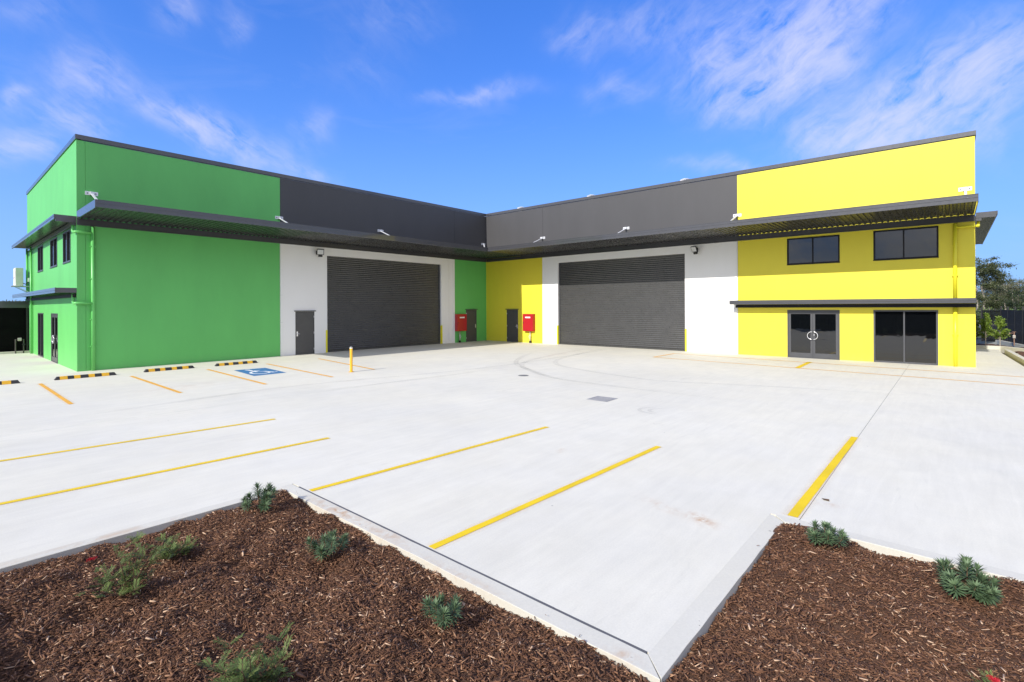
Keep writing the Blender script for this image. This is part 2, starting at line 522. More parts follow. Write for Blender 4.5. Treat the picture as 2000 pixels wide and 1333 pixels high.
class MB:
    def __init__(self, fn=ident):
        self.v, self.f, self.mi, self.fn = [], [], [], fn
        self.tone = []

    def add(self, verts, faces):
        k = len(self.v)
        self.v += [self.fn(*p) for p in verts]
        self.f += [tuple(i + k for i in f) for f in faces]
        return self

    def box(self, x0, x1, y0, y1, z0, z1):
        x0, x1 = sorted((x0, x1)); y0, y1 = sorted((y0, y1)); z0, z1 = sorted((z0, z1))
        return self.add([(x0, y0, z0), (x1, y0, z0), (x1, y1, z0), (x0, y1, z0), (x0, y0, z1), (x1, y0, z1), (x1, y1, z1), (x0, y1, z1)],
                        [(0, 3, 2, 1), (4, 5, 6, 7), (0, 1, 5, 4), (1, 2, 6, 5), (2, 3, 7, 6), (3, 0, 4, 7)])

    def prism(self, poly, z0, z1):
        n = len(poly)
        return self.add([(x, y, z0) for x, y in poly] + [(x, y, z1) for x, y in poly],
                        [tuple(range(n - 1, -1, -1)), tuple(range(n, 2 * n))] + [(i, (i + 1) % n, n + (i + 1) % n, n + i) for i in range(n)])

    def bar(self, p, q, w, h, up=(0, 0, 1)):
        """rectangular bar from p to q"""
        p, q, up = Vector(p), Vector(q), Vector(up)
        d = (q - p).normalized()
        s = d.cross(up)
        if s.length < 1e-4:
            s = d.cross(Vector((1, 0, 0)))
        s.normalize()
        u = s.cross(d).normalized()
        vs = []
        for c in (p, q):
            for a, b_ in ((-1, -1), (1, -1), (1, 1), (-1, 1)):
                vs.append(tuple(c + s * (a * w / 2) + u * (b_ * h / 2)))
        return self.add(vs, [(0, 3, 2, 1), (4, 5, 6, 7), (0, 1, 5, 4), (1, 2, 6, 5), (2, 3, 7, 6), (3, 0, 4, 7)])

    def tube(self, pts, r, n=10, cap=True):
        pts = [Vector(p) for p in pts]
        rs = r if isinstance(r, (list, tuple)) else [r] * len(pts)
        k = len(pts)
        tang = []
        for i in range(k):
            a = pts[max(i - 1, 0)]
            c = pts[min(i + 1, k - 1)]
            tang.append((c - a).normalized())
        ref = Vector((0, 0, 1)) if abs(tang[0].z) < 0.9 else Vector((1, 0, 0))
        s = tang[0].cross(ref).normalized()
        vs = []
        for i in range(k):
            s = (s - tang[i] * s.dot(tang[i]))
            s.normalize()
            u = tang[i].cross(s)
            for j in range(n):
                a = 2 * math.pi * j / n
                vs.append(tuple(pts[i] + (s * math.cos(a) + u * math.sin(a)) * rs[i]))
        fs = [(i * n + j, i * n + (j + 1) % n, (i + 1) * n + (j + 1) % n, (i + 1) * n + j) for i in range(k - 1) for j in range(n)]
        if cap:
            fs += [tuple(range(n - 1, -1, -1)), tuple(range((k - 1) * n, k * n))]
        return self.add(vs, fs)

    def lathe(self, prof, n=24, c=(0, 0, 0)):
        vs = []
        for (r, z) in prof:
            for j in range(n):
                a = 2 * math.pi * j / n
                vs.append((c[0] + r * math.cos(a), c[1] + r * math.sin(a), c[2] + z))
        k = len(prof)
        fs = [(i * n + j, i * n + (j + 1) % n, (i + 1) * n + (j + 1) % n, (i + 1) * n + j) for i in range(k - 1) for j in range(n)]
        fs += [tuple(range(n - 1, -1, -1)), tuple(range((k - 1) * n, k * n))]
        return self.add(vs, fs)

    def build(self, name, mat, parent=None, smooth=False, bevel=0.0, recalc=True):
        me = bpy.data.meshes.new(name)
        me.from_pydata(self.v, [], self.f)
        if recalc:
            bm = bmesh.new()
            bm.from_mesh(me)
            bmesh.ops.recalc_face_normals(bm, faces=bm.faces)
            bm.to_mesh(me)
            bm.free()
        me.materials.append(MATS[mat])
        if smooth:
            me.polygons.foreach_set('use_smooth', [True] * len(me.polygons))
        o = bpy.data.objects.new(name, me)
        COL.objects.link(o)
        if parent is not None:
            o.parent = parent
            o.matrix_parent_inverse = Matrix.Translation(-parent.location) if parent.rotation_euler.z == 0 else Matrix()
        if bevel:
            md = o.modifiers.new('bevel', 'BEVEL')
            md.width = bevel
            md.segments = 2
            md.limit_method = 'ANGLE'
            md.angle_limit = R(50)
        return o


def np_mesh(name, V, F, mat, parent=None, tone=None, attr='tone', smooth=False):
    """V (n,3), F (m,k) int array with constant k"""
    me = bpy.data.meshes.new(name)
    V = np.asarray(V, np.float32)
    F = np.asarray(F, np.int32)
    k = F.shape[1]
    me.vertices.add(len(V))
    me.vertices.foreach_set('co', V.ravel())
    me.loops.add(F.size)
    me.loops.foreach_set('vertex_index', F.ravel())
    me.polygons.add(len(F))
    me.polygons.foreach_set('loop_start', np.arange(0, F.size, k, dtype=np.int32))
    me.polygons.foreach_set('loop_total', np.full(len(F), k, np.int32))
    if smooth:
        me.polygons.foreach_set('use_smooth', np.ones(len(F), bool))
    me.update(calc_edges=True)
    if tone is not None:
        a = me.attributes.new(attr, 'FLOAT', 'POINT')
        a.data.foreach_set('value', np.asarray(tone, np.float32))
    me.materials.append(MATS[mat])
    o = bpy.data.objects.new(name, me)
    COL.objects.link(o)
    if parent is not None:
        o.parent = parent
        o.matrix_parent_inverse = Matrix.Translation(-parent.location)
    return o


LG, LY, H = 21.55, 24.78, 8.67
YB = -13.9
T = 0.2


# wall-frame mappings: (a along the wall, d outward, z)
def mG(a, d, z): return (a, d, z)             # green front, faces +y
def mY(a, d, z): return (d, a, z)             # yellow front, faces +x
def mE(a, d, z): return (LG + d, a, z)        # green end face, faces +x
def mF(a, d, z): return (a, LY + d, z)        # yellow end face, faces +y


def wall_panel(mp, a0, a1, z0, z1, mat, parent, holes=(), t=T, name='wall_panel'):
    xs = sorted({a0, a1} | {h for q in holes for h in q[:2] if a0 < h < a1})
    zs = sorted({z0, z1} | {h for q in holes for h in q[2:] if z0 < h < z1})
    nx, nz = len(xs) - 1, len(zs) - 1

    def solid(i, j):
        if i < 0 or j < 0 or i >= nx or j >= nz:
            return False
        cx, cz = (xs[i] + xs[i + 1]) / 2, (zs[j] + zs[j + 1]) / 2
        return not any(q[0] < cx < q[1] and q[2] < cz < q[3] for q in holes)
    mb = MB(mp)
    for i in range(nx):
        for j in range(nz):
            if not solid(i, j):
                continue
            A, B, Z0, Z1 = xs[i], xs[i + 1], zs[j], zs[j + 1]
            mb.add([(A, 0, Z0), (B, 0, Z0), (B, 0, Z1), (A, 0, Z1)], [(0, 1, 2, 3)])
            mb.add([(A, -t, Z0), (B, -t, Z0), (B, -t, Z1), (A, -t, Z1)], [(3, 2, 1, 0)])
            for (di, dj, e) in ((-1, 0, (A, Z0, A, Z1)), (1, 0, (B, Z0, B, Z1)), (0, -1, (A, Z0, B, Z0)), (0, 1, (A, Z1, B, Z1))):
                if not solid(i + di, j + dj):
                    mb.add([(e[0], 0, e[1]), (e[2], 0, e[3]), (e[2], -t, e[3]), (e[0], -t, e[1])], [(0, 1, 2, 3)])
    me_o = mb.build(name, mat, parent, recalc=False)
    bm = bmesh.new()
    bm.from_mesh(me_o.data)
    bmesh.ops.remove_doubles(bm, verts=bm.verts, dist=1e-5)
    bmesh.ops.recalc_face_normals(bm, faces=bm.faces)
    bm.to_mesh(me_o.data)
    bm.free()
    return me_o


# ------------------------------------------------------------------ the setting: terrain, pavement, kerbs
ter = MB()
ter.add([(-900, -900, -0.32), (900, -900, -0.32), (900, 900, -0.32), (-900, 900, -0.32)], [(0, 1, 2, 3)])
tag(ter.build('terrain', 'terrain'), kind='structure')

pave = MB().box(-12.3, 34, -13.2, 31, -0.30, -0.16).build('pavement', 'soil')
tag(pave, kind='structure')
for (x0, x1, y0, y1) in ((-0.3, 34, -12.7, 11.095), (-0.3, 34, 11.101, 17.61), (-0.3, 19.03, 17.61, 22.876), (19.03, 22.006, 17.61, 22.598), (-11.0, 19.03, 22.883, 25.9)):
    MB().box(x0, x1, y0, y1, -0.155, 0).build('slab', 'concrete', pave)
MB().prism([(-11.0, 25.9), (-8.3, 25.9), (-2.4, 26.1), (6, 26.4), (19.03, 25.9), (19.03, 25.9)][:5], -0.155, 0).build('slab', 'concrete', pave)


for yj, xj in ((11.098, 34), (22.8795, 19.03)):
    MB().box(-0.3, xj, yj - 0.0026, yj + 0.0026, -0.1, -0.004).build('joint_filler', 'cast_iron', pave)


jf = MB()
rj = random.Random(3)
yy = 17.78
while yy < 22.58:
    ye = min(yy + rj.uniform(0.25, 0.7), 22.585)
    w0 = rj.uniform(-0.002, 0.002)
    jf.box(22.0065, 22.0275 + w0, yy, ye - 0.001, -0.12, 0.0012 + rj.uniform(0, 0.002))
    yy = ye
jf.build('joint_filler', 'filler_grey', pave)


def kerb(poly, z0, z1, bev=0.012):
    o = MB().prism(poly, z0, z1).build('kerb', 'kerb_concrete', None, bevel=bev)
    return tag(o, kind='structure')


def wavy(p, q, n, amp, seed):
    rr = random.Random(seed)
    return [(p[0] + (q[0] - p[0]) * i / n + rr.uniform(-amp, amp), p[1] + (q[1] - p[1]) * i / n + rr.uniform(-amp, amp)) for i in range(n + 1)]


kerb(wavy((22.03, 17.612), (22.03, 22.60), 22, 0.0025, 1) + wavy((22.19, 22.757), (22.19, 17.612), 22, 0.004, 2), -0.28, 0.005, 0.004)
kerb([(22.026, 22.599)] + wavy((22.184, 22.762), (19.20, 22.762), 14, 0.003, 3)[::1] + [(19.07, 22.63), (19.07, 22.599)], -0.28, 0.006, 0.003)
kerb(wavy((34, 17.612), (22.194, 17.612), 4, 0.0, 4) + wavy((22.194, 17.76), (34, 17.76), 30, 0.004, 5), -0.28, 0.007, 0.006)
kerb([(19.034, 22.66), (19.07, 22.66), (19.195, 22.78)] + wavy((19.195, 22.9), (19.195, 32), 30, 0.004, 6) + [(19.034, 32)], -0.28, 0.008, 0.006)
# the raised kerbs at the far right
kerb([(-10.95, 18), (-10.95, 25.07), (-10.85, 26.0), (-9.6, 26.75), (-6.5, 27.9), (-6.6, 28.04), (-9.7, 26.89), (-11.0, 26.1), (-11.1, 25.07), (-11.1, 18)], -0.28, 0.17)
kerb([(-8.25, 26.0), (-2.5, 26.2), (6, 26.5), (6, 26.68), (-2.5, 26.37), (-8.1, 26.17)], -0.28, 0.18)
kerb([(-20, 25.15), (-17.2, 26.18), (-13.3, 26.92), (-5, 28.9), (-5, 29.05), (-13.3, 27.07), (-17.3, 26.34), (-20, 25.3)], -0.28, 0.16)
kerb([(21.6, -12.62), (32, -12.62), (32, -12.44), (21.6, -12.44)], -0.28, 0.10)


# painted markings: sheets just above the slab
def line(p, q, w=0.10, mat='line_yellow', spray=True, curve=0.0):
    p, q = Vector((*p, 0)), Vector((*q, 0))
    d = (q - p).normalized()
    n = Vector((-d.y, d.x, 0))
    k = max(8, int((q - p).length / 0.25))
    rr = random.Random(int(p.x * 131 + p.y * 17))
    V, F = [], []
    for i in range(k + 1):
        t = i / k
        c = p.lerp(q, t) + n * (curve * math.sin(math.pi * t))
        for s in (-1, 1):
            e = c + n * (s * (w / 2 + rr.uniform(-0.0025, 0.0025)))
            V.append((e.x, e.y, 0.0045))
    F = [(2 * i, 2 * i + 2, 2 * i + 3, 2 * i + 1) for i in range(k)]
    np_mesh('painted_line', V, F, mat, pave)
    if spray:
        V, F, Tn = [], [], []
        prof = ((-2.6, 0), (-1.5, 0.35), (-0.6, 1), (0.6, 1), (1.5, 0.35), (2.6, 0))
        for i in range(k + 1):
            c = p.lerp(q, i / k) + n * (curve * math.sin(math.pi * i / k))
            for s, a in prof:
                e = c + n * (s * w / 2)
                V.append((e.x, e.y, 0.0022))
                Tn.append(a)
        F = [(6 * i + j, 6 * i + 6 + j, 6 * i + 7 + j, 6 * i + 1 + j) for i in range(k) for j in range(5)]
        np_mesh('paint_overspray', V, F, 'overspray', pave, Tn, 'cover')


line((30.0, 12.82), (20.43, 13.55), 0.09)
line((30.0, 15.40), (20.50, 15.82), 0.09)
line((21.99, 18.03), (17.38, 18.28), 0.085)
line((21.99, 20.36), (17.29, 20.49), 0.088)
line((18.97, 22.80), (14.55, 22.835), 0.10)
for p, q in (((22.87, 2.95), (22.87, 8.1)), ((20.60, 3.05), (20.63, 8.3)), ((18.25, 3.0), (18.47, 8.55)), ((16.0, 2.85), (16.36, 8.66)), ((13.6, 2.6), (14.3, 8.0))):
    line(p, q, 0.09, 'line_orange')
line((25.2, 2.95), (25.2, 8.0), 0.09, 'line_orange')
line((1.47, 13.98), (3.72, 13.98), 0.09, 'line_orange')
line((3.72, 14.0), (4.75, 26.0), 0.085, 'line_orange')
line((1.44, 14.0), (2.42, 26.1), 0.085, 'line_orange')
line((1.66, 19.76), (4.20, 19.82), 0.15, 'line_yellow')

# blue accessible-bay symbol: symbol "up" points at the wall (-y), right is -x
sym_c = (17.27, 5.2)
ux, uy = 1.14, 2.12      # width along -x, height along -y
MB().add([(17.74, 4.14, 0.0045), (16.66, 4.26, 0.0045), (16.80, 6.30, 0.0045), (17.92, 6.34, 0.0045)], [(0, 1, 2, 3)]).build('painted_symbol_ground', 'sign_blue', pave)


def sy(u, v):
    """u,v in 0..1, origin bottom left of the sign"""
    a = Vector((17.92, 6.34)).lerp(Vector((16.80, 6.30)), u)
    b_ = Vector((17.74, 4.14)).lerp(Vector((16.66, 4.26)), u)
    c = a.lerp(b_, v)
    return (c.x, c.y, 0.0075)


def ribbon2d(pts, w, asp=1.9):
    V, F = [], []
    for i, (u, v) in enumerate(pts):
        a = pts[max(i - 1, 0)]
        c = pts[min(i + 1, len(pts) - 1)]
        dx, dy = c[0] - a[0], (c[1] - a[1]) * asp
        L = math.hypot(dx, dy) or 1
        nx, ny = -dy / L * w / 2, dx / L * w / 2 / asp
        V += [sy(u + nx, v + ny), sy(u - nx, v - ny)]
    F = [(2 * i, 2 * i + 1, 2 * i + 3, 2 * i + 2) for i in range(len(pts) - 1)]
    return V, F


smb = MB()
smb.add([sy(0.34 + 0.085 * math.cos(a * math.pi / 8), 0.86 + 0.085 / 1.9 * math.sin(a * math.pi / 8)) for a in range(16)], [tuple(range(16))])
for pts, w in (([(0.35, 0.79), (0.40, 0.47), (0.62, 0.47), (0.76, 0.22), (0.88, 0.25)], 0.11), ([(0.37, 0.66), (0.60, 0.66)], 0.09),
               ([(0.42 + 0.27 * math.cos(R(a)), 0.36 + 0.27 / 1.45 * math.sin(R(a))) for a in range(112, 352, 12)], 0.085)):
    smb.add(*ribbon2d(pts, w))
smb.build('painted_symbol', 'sign_white', pave, recalc=False)


def tyre(pts, w=0.22, z=0.0035):
    P_ = [Vector((*p, 0)) for p in pts]
    P_ = [P_[0] * 2 - P_[1]] + P_ + [P_[-1] * 2 - P_[-2]]
    C_ = []
    for i in range(1, len(P_) - 2):
        for s in range(10):
            t = s / 10
            a, b_, c, d = P_[i - 1:i + 3]
            C_.append(0.5 * ((2 * b_) + (c - a) * t + (2 * a - 5 * b_ + 4 * c - d) * t * t + (3 * b_ - a - 3 * c + d) * t ** 3))
    V, F, Tn = [], [], []
    n = len(C_)
    for i, c in enumerate(C_):
        d = (C_[min(i + 1, n - 1)] - C_[max(i - 1, 0)]).normalized()
        nn_ = Vector((-d.y, d.x, 0))
        e = min(1, i / 8, (n - 1 - i) / 8)
        for s, a in ((-1, 0), (-0.6, 1), (0, 0.55), (0.6, 1), (1, 0)):
            q = c + nn_ * (s * w / 2)
            V.append((q.x, q.y, z))
            Tn.append(a * e)
    F = [(5 * i + j, 5 * i + 5 + j, 5 * i + 6 + j, 5 * i + 1 + j) for i in range(n - 1) for j in range(4)]
    np_mesh('tyre_mark', V, F, 'tyre_rubber', pave, Tn, 'cover')


for i, t_ in enumerate(([(0.3, 8.9), (4.55, 9.61), (7.95, 10.39), (9.58, 11.16), (10.73, 12.37), (11.87, 14.36), (12.21, 16.79), (12.3, 20.88)],
           [(0.3, 9.7), (4.54, 10.5), (7.26, 11.25), (8.72, 12.25), (9.42, 13.5), (10.09, 15.59), (10.34, 17.5), (9.45, 20.16), (8.46, 24.5)],
           [(0.5, 10.2), (6.02, 10.65), (9.84, 10.84), (12.48, 10.68), (15.17, 10.11), (17.72, 9.6), (20.24, 9.65), (24, 10.2)],
           [(4.17, 7.71), (7.79, 9.53), (9.71, 11.0), (10.96, 12.79), (12.31, 15.08)],
           [(10.36, 11.3), (13.55, 11.32), (15.92, 11.16), (18.43, 10.99)],
           [(14.1, 19.18), (14.59, 18.86), (14.89, 18.94), (14.99, 19.23), (14.95, 19.44)],
           [(14.06, 19.4), (14.55, 19.08), (14.8, 19.14), (14.9, 19.42)])):
    tyre(t_, 0.10 if i in (5, 6) else 0.24, 0.0030 + 0.0004 * i)

# ------------------------------------------------------------------ mulch beds


def mnoise(x, y):
    return 1.35 * (0.022 * np.sin(2.1 * x + 1.3 * y) + 0.018 * np.sin(-3.7 * x + 2.9 * y + 1.1) + 0.012 * np.sin(7.1 * x + 5.3 * y + 0.4) + 0.012 * np.sin(-11.3 * x + 9.7 * y) + 0.010 * np.sin(19.1 * x + 6.7 * y + 2.0))


def in_bed(x, y):
    return ((x > 22.18) & (y > 17.75)) | ((x > 19.185) & (y > 22.755))


def edge_d(x, y):
    d1 = np.minimum(x - 22.19, y - 17.76)
    d2 = np.minimum(x - 19.19, y - 22.76)
    return np.maximum(d1, d2)


def mulch_z(x, y):
    e = np.clip(edge_d(x, y) / 0.5, 0, 1)
    return -0.045 + 0.025 * e + mnoise(x, y) * (0.5 + 0.5 * e) + (0.014 * np.sin(5.3 * x + 4.1 * y) + 0.014 * np.sin(11.0 * y + 2.0 * x + 0.6) + 0.010 * np.sin(17.3 * (x + y))) * (1 - e)


def grid_bed(name, x0, x1, y0, y1, st, zf, mask=None, mat='mulch_ground'):
    xs = np.arange(x0, x1 + st / 2, st)
    ys = np.arange(y0, y1 + st / 2, st)
    X, Y = np.meshgrid(xs, ys, indexing='ij')
    Z = zf(X, Y)
    V = np.stack([X, Y, Z], -1).reshape(-1, 3)
    ny = len(ys)
    I, J = np.meshgrid(np.arange(len(xs) - 1), np.arange(ny - 1), indexing='ij')
    a = (I * ny + J).ravel()
    F = np.stack([a, a + ny, a + ny + 1, a + 1], -1)
    if mask is not None:
        c = V[F].mean(1)
        F = F[mask(c[:, 0], c[:, 1])]
    return np_mesh(name, V, F, mat, None, smooth=True)


tag(grid_bed('mulch_bed', 19.19, 31.2, 17.76, 31.0, 0.06, lambda x, y: mulch_z(x, y) - 0.008, in_bed), kind='structure')
tag(grid_bed('mulch_bed', -18, -11.05, 18, 27.2, 0.25, lambda x, y: 0.12 + mnoise(x, y), lambda x, y: (y < 26.0 + (x + 17) * 0.2) & (y < 26.1 + (x + 11) * 0.9 + 1.0)), kind='structure')
tag(grid_bed('mulch_bed', -11.3, -4.0, 25.3, 28.9, 0.12, lambda x, y: 0.12 + mnoise(x, y), lambda x, y: (y > 26.3 + (x + 10.9) * 0.52) & (y > 25.75) & (y < 27.55 + (x + 11) * 0.24) & ((x < -10.95) | (y > 26.1))), kind='structure')
tag(grid_bed('mulch_bed', -8.0, 6.0, 26.2, 31.0, 0.12, lambda x, y: 0.11 + mnoise(x, y), lambda x, y: y > 26.3 + (x + 8.0) * 0.036), kind='structure')


def proj_px(x, y, z):
    dx, dy, dz = x - 25.138, y - 24.12, z - 2.3
    dep = dx * fw.x + dy * fw.y
    u = 1000 + 990.7 * (dx * rt.x + dy * rt.y) / np.maximum(dep, 0.05)
    v = 599.5 - 990.7 * dz / np.maximum(dep, 0.05)
    return dep, u, v


def chips(name, xs, ys, zf, lmul=1.0):
    n = len(xs)
    L = np.clip(RNG.lognormal(math.log(0.022), 0.48, n), 0.008, 0.085) * lmul
    Wd = np.clip(L * RNG.uniform(0.16, 0.38, n), 0.003, 0.012 * lmul)
    Th = Wd * RNG.uniform(0.25, 0.55, n)
    ya = RNG.uniform(0, 2 * math.pi, n)
    pi_ = RNG.normal(0, 0.26, n)
    ro = RNG.normal(0, 0.5, n)
    ca, sa, cp, sp, cr, sr = np.cos(ya), np.sin(ya), np.cos(pi_), np.sin(pi_), np.cos(ro), np.sin(ro)
    ax = np.stack([ca * cp, sa * cp, sp], -1)
    s0 = np.stack([-sa, ca, np.zeros(n)], -1)
    u0 = np.cross(ax, s0)
    sv = s0 * cr[:, None] + u0 * sr[:, None]
    uv = np.cross(ax, sv)
    c = np.stack([xs, ys, zf(xs, ys) + np.abs(sp) * L * 0.35 + RNG.uniform(0.0, 0.014, n)], -1)
    corn = []
    tap = RNG.uniform(0.3, 1.0, (n, 2))
    for i, (a, e) in enumerate(((-1, 0), (1, 1))):
        for (b1, b2) in ((-1, -1), (1, -1), (1, 1), (-1, 1)):
            w = (Wd / 2 * tap[:, e])[:, None]
            corn.append(c + ax * (a * L / 2)[:, None] + sv * (b1 * w) + uv * (b2 * Th / 2)[:, None])
    V = np.stack(corn, 1).reshape(-1, 3)
    q = np.array([(4, 5, 6, 7), (0, 1, 5, 4), (1, 2, 6, 5), (2, 3, 7, 6), (3, 0, 4, 7), (0, 3, 2, 1)])
    F = (np.arange(n)[:, None, None] * 8 + q[None]).reshape(-1, 4)
    tone = np.repeat(np.clip(RNG.beta(1.5, 2.3, n) + (RNG.random(n) < 0.10) * 0.5, 0, 1), 8)
    return np_mesh(name, V, F, 'mulch_chips', None, tone)


xs = RNG.uniform(19.2, 27.0, 800000)
ys = RNG.uniform(17.77, 27.5, 800000)
ok = in_bed(xs, ys) & (edge_d(xs, ys) > 0.008)
dep, u_, v_ = proj_px(xs, ys, 0.0)
vis = (dep > 0.3) & (u_ > -350) & (u_ < 2350) & (v_ < 1700)
keep = ok & (vis | (RNG.random(len(xs)) < 0.12))
xs, ys = xs[keep], ys[keep]
if len(xs) > 170000:
    xs, ys = xs[:170000], ys[:170000]
big = (dep[keep][:len(xs)] > 0.3) & (RNG.random(len(xs)) < 0.004)
tag(chips('coarse_mulch', xs[big], ys[big], lambda x, y: mulch_z(x, y) + 0.006, 2.0), 'larger loose splinters of bark on top of the mulch', 'mulch', kind='stuff')
tag(chips('mulch', xs, ys, mulch_z), 'brown bark chip mulch covering the garden beds in the foreground', 'mulch', kind='stuff')
# a few chips strewn over the kerb tops
n = 9
ex = np.concatenate([RNG.uniform(22.10, 22.19, n), RNG.uniform(19.3, 22.1, n // 3)])
ey = np.concatenate([RNG.uniform(17.9, 22.6, n), RNG.uniform(22.70, 22.77, n // 3)])
tag(chips('spilled_mulch', ex, ey, lambda x, y: np.full_like(x, 0.008), 0.6), 'loose bark chips spilled along the kerb tops', 'mulch', kind='stuff')

# ------------------------------------------------------------------ building pieces
def sheet_awning(mp, a0, a1, w, parent, ends=(True, True), soffit_in=0.05, fa0=None, fa1=None):
    """corrugated canopy sheet, fascia channel, wall beam"""
    fa0 = a0 if fa0 is None else fa0
    fa1 = a1 if fa1 is None else fa1
    pitch = 0.19
    mb = MB(mp)
    pts = []
    a = a0 + 0.03
    while a < a1 - 0.03:
        for da, dz in ((0.0, 0.0), (0.055, 0.0), (0.085, 0.032), (0.16, 0.032)):
            if a + da < a1 - 0.03:
                pts.append((a + da, dz))
        a += pitch
    V, F = [], []
    for (aa, dz) in pts:
        V += [(aa, 0.012, 5.595 + dz), (aa, w - 0.045, 5.625 + dz)]
    F = [(2 * i, 2 * i + 2, 2 * i + 3, 2 * i + 1) for i in range(len(pts) - 1)]
    mb.add(V, F)
    mb.build('canopy_sheet', 'sheet_underside', parent, recalc=False)
    fb = MB(mp)
    fb.box(fa0, fa1, w - 0.04, w, 5.61, 5.86)
    fb.box(fa0, fa1, w + 0.0005, w + 0.012, 5.735, 5.760)
    fb.box(fa0, fa1, w + 0.0005, w + 0.010, 5.842, 5.8595)
    fb.build('fascia', 'trim', parent, bevel=0.003)
    for k, e in enumerate(ends):
        if e:
            x0, x1 = ((a0, a0 + 0.025), (a1 - 0.025, a1))[k]
            MB(mp).box(x0, x1, 0.012, w - 0.042, 5.58, 5.855).build('end_fascia', 'trim', parent, bevel=0.003)
    bb = MB(mp)
    bb.box(a0 + 0.002, a1 - 0.002, 0.003, 0.085, 5.35, 5.588)
    bb.box(a0 + 0.002, a1 - 0.002, 0.0855, 0.115, 5.35, 5.372)
    bb.build('wall_beam', 'trim', parent, bevel=0.002)


def bracket(mp, a, parent, reach=1.9, diag=None):
    pl = MB(mp)
    pl.box(a - 0.19, a + 0.19, 0.003, 0.015, 6.50, 6.64)
    pl.box(a - 0.05, a + 0.05, 0.016, 0.10, 6.51, 6.63)
    o = pl.build('bracket_plate', 'galv', parent, bevel=0.002)
    for s in (-0.12, 0.12):
        c = Vector((a + s, 0.016, 6.57))
        MB(mp).tube([c, c + Vector((0, 0.022, 0))], 0.022, 6).build('bolt', 'cast_iron', o)
    e = (a, reach, 5.80) if diag is None else (*diag, 5.80)
    MB(mp).bar((a, 0.06, 6.55), e, 0.075, 0.03).build('tie_strut', 'galv', parent, bevel=0.002)


def downpipe(mp, pts, r, mat, parent):
    # rounded corners
    P_ = [Vector(p) for p in pts]
    out = [P_[0]]
    for i in range(1, len(P_) - 1):
        a, b_, c = P_[i - 1], P_[i], P_[i + 1]
        k = min(0.13, (a - b_).length * 0.45, (c - b_).length * 0.45)
        s, e = b_ + (a - b_).normalized() * k, b_ + (c - b_).normalized() * k
        for j in range(7):
            t = j / 6
            out.append(s * (1 - t) ** 2 + b_ * 2 * t * (1 - t) + e * t * t)
    out.append(P_[-1])
    o = MB(mp).tube(out, r, 14).build('downpipe', mat, parent, smooth=True)
    return o


def clip(mp, a, d, z, mat, parent):
    MB(mp).box(a - 0.085, a + 0.085, 0.003, d, z - 0.018, z + 0.018).build('pipe_clip', mat, parent, bevel=0.003)


def window(mp, a0, a1, z0, z1, parent, fr='frame_black', name='window', mull=(0.5,), fw_=0.055, dep=0.03):
    mb = MB(mp)
    b0, b1 = -0.055, dep - 0.015
    mb.box(a0, a1, b0, b1, z0, z0 + fw_)
    mb.box(a0, a1, b0, b1, z1 - fw_, z1)
    mb.box(a0, a0 + fw_, b0, b1, z0 + fw_ + 0.0005, z1 - fw_ - 0.0005)
    mb.box(a1 - fw_, a1, b0, b1, z0 + fw_ + 0.0005, z1 - fw_ - 0.0005)
    cuts = [a0 + fw_]
    for m_ in mull:
        c = a0 + (a1 - a0) * m_
        mb.box(c - fw_ * 0.42, c + fw_ * 0.42, b0 + 0.004, b1 - 0.004, z0 + fw_ + 0.0005, z1 - fw_ - 0.0005)
        cuts += [c - fw_ * 0.42, c + fw_ * 0.42]
    cuts.append(a1 - fw_)
    o = mb.build(name, fr, parent, bevel=0.003)
    for i in range(0, len(cuts), 2):
        off = -0.030 - 0.008 * (i // 2)
        MB(mp).box(cuts[i] - 0.004, cuts[i + 1] + 0.004, off - 0.006, off, z0 + fw_ - 0.004, z1 - fw_ + 0.004).build('pane', 'glass', o)
    if z0 > 0.5:
        MB(mp).box(a0 - 0.01, a1 + 0.01, -0.03, 0.035, z0 - 0.022, z0 - 0.0005).build('sill', fr, o, bevel=0.002)
    return o


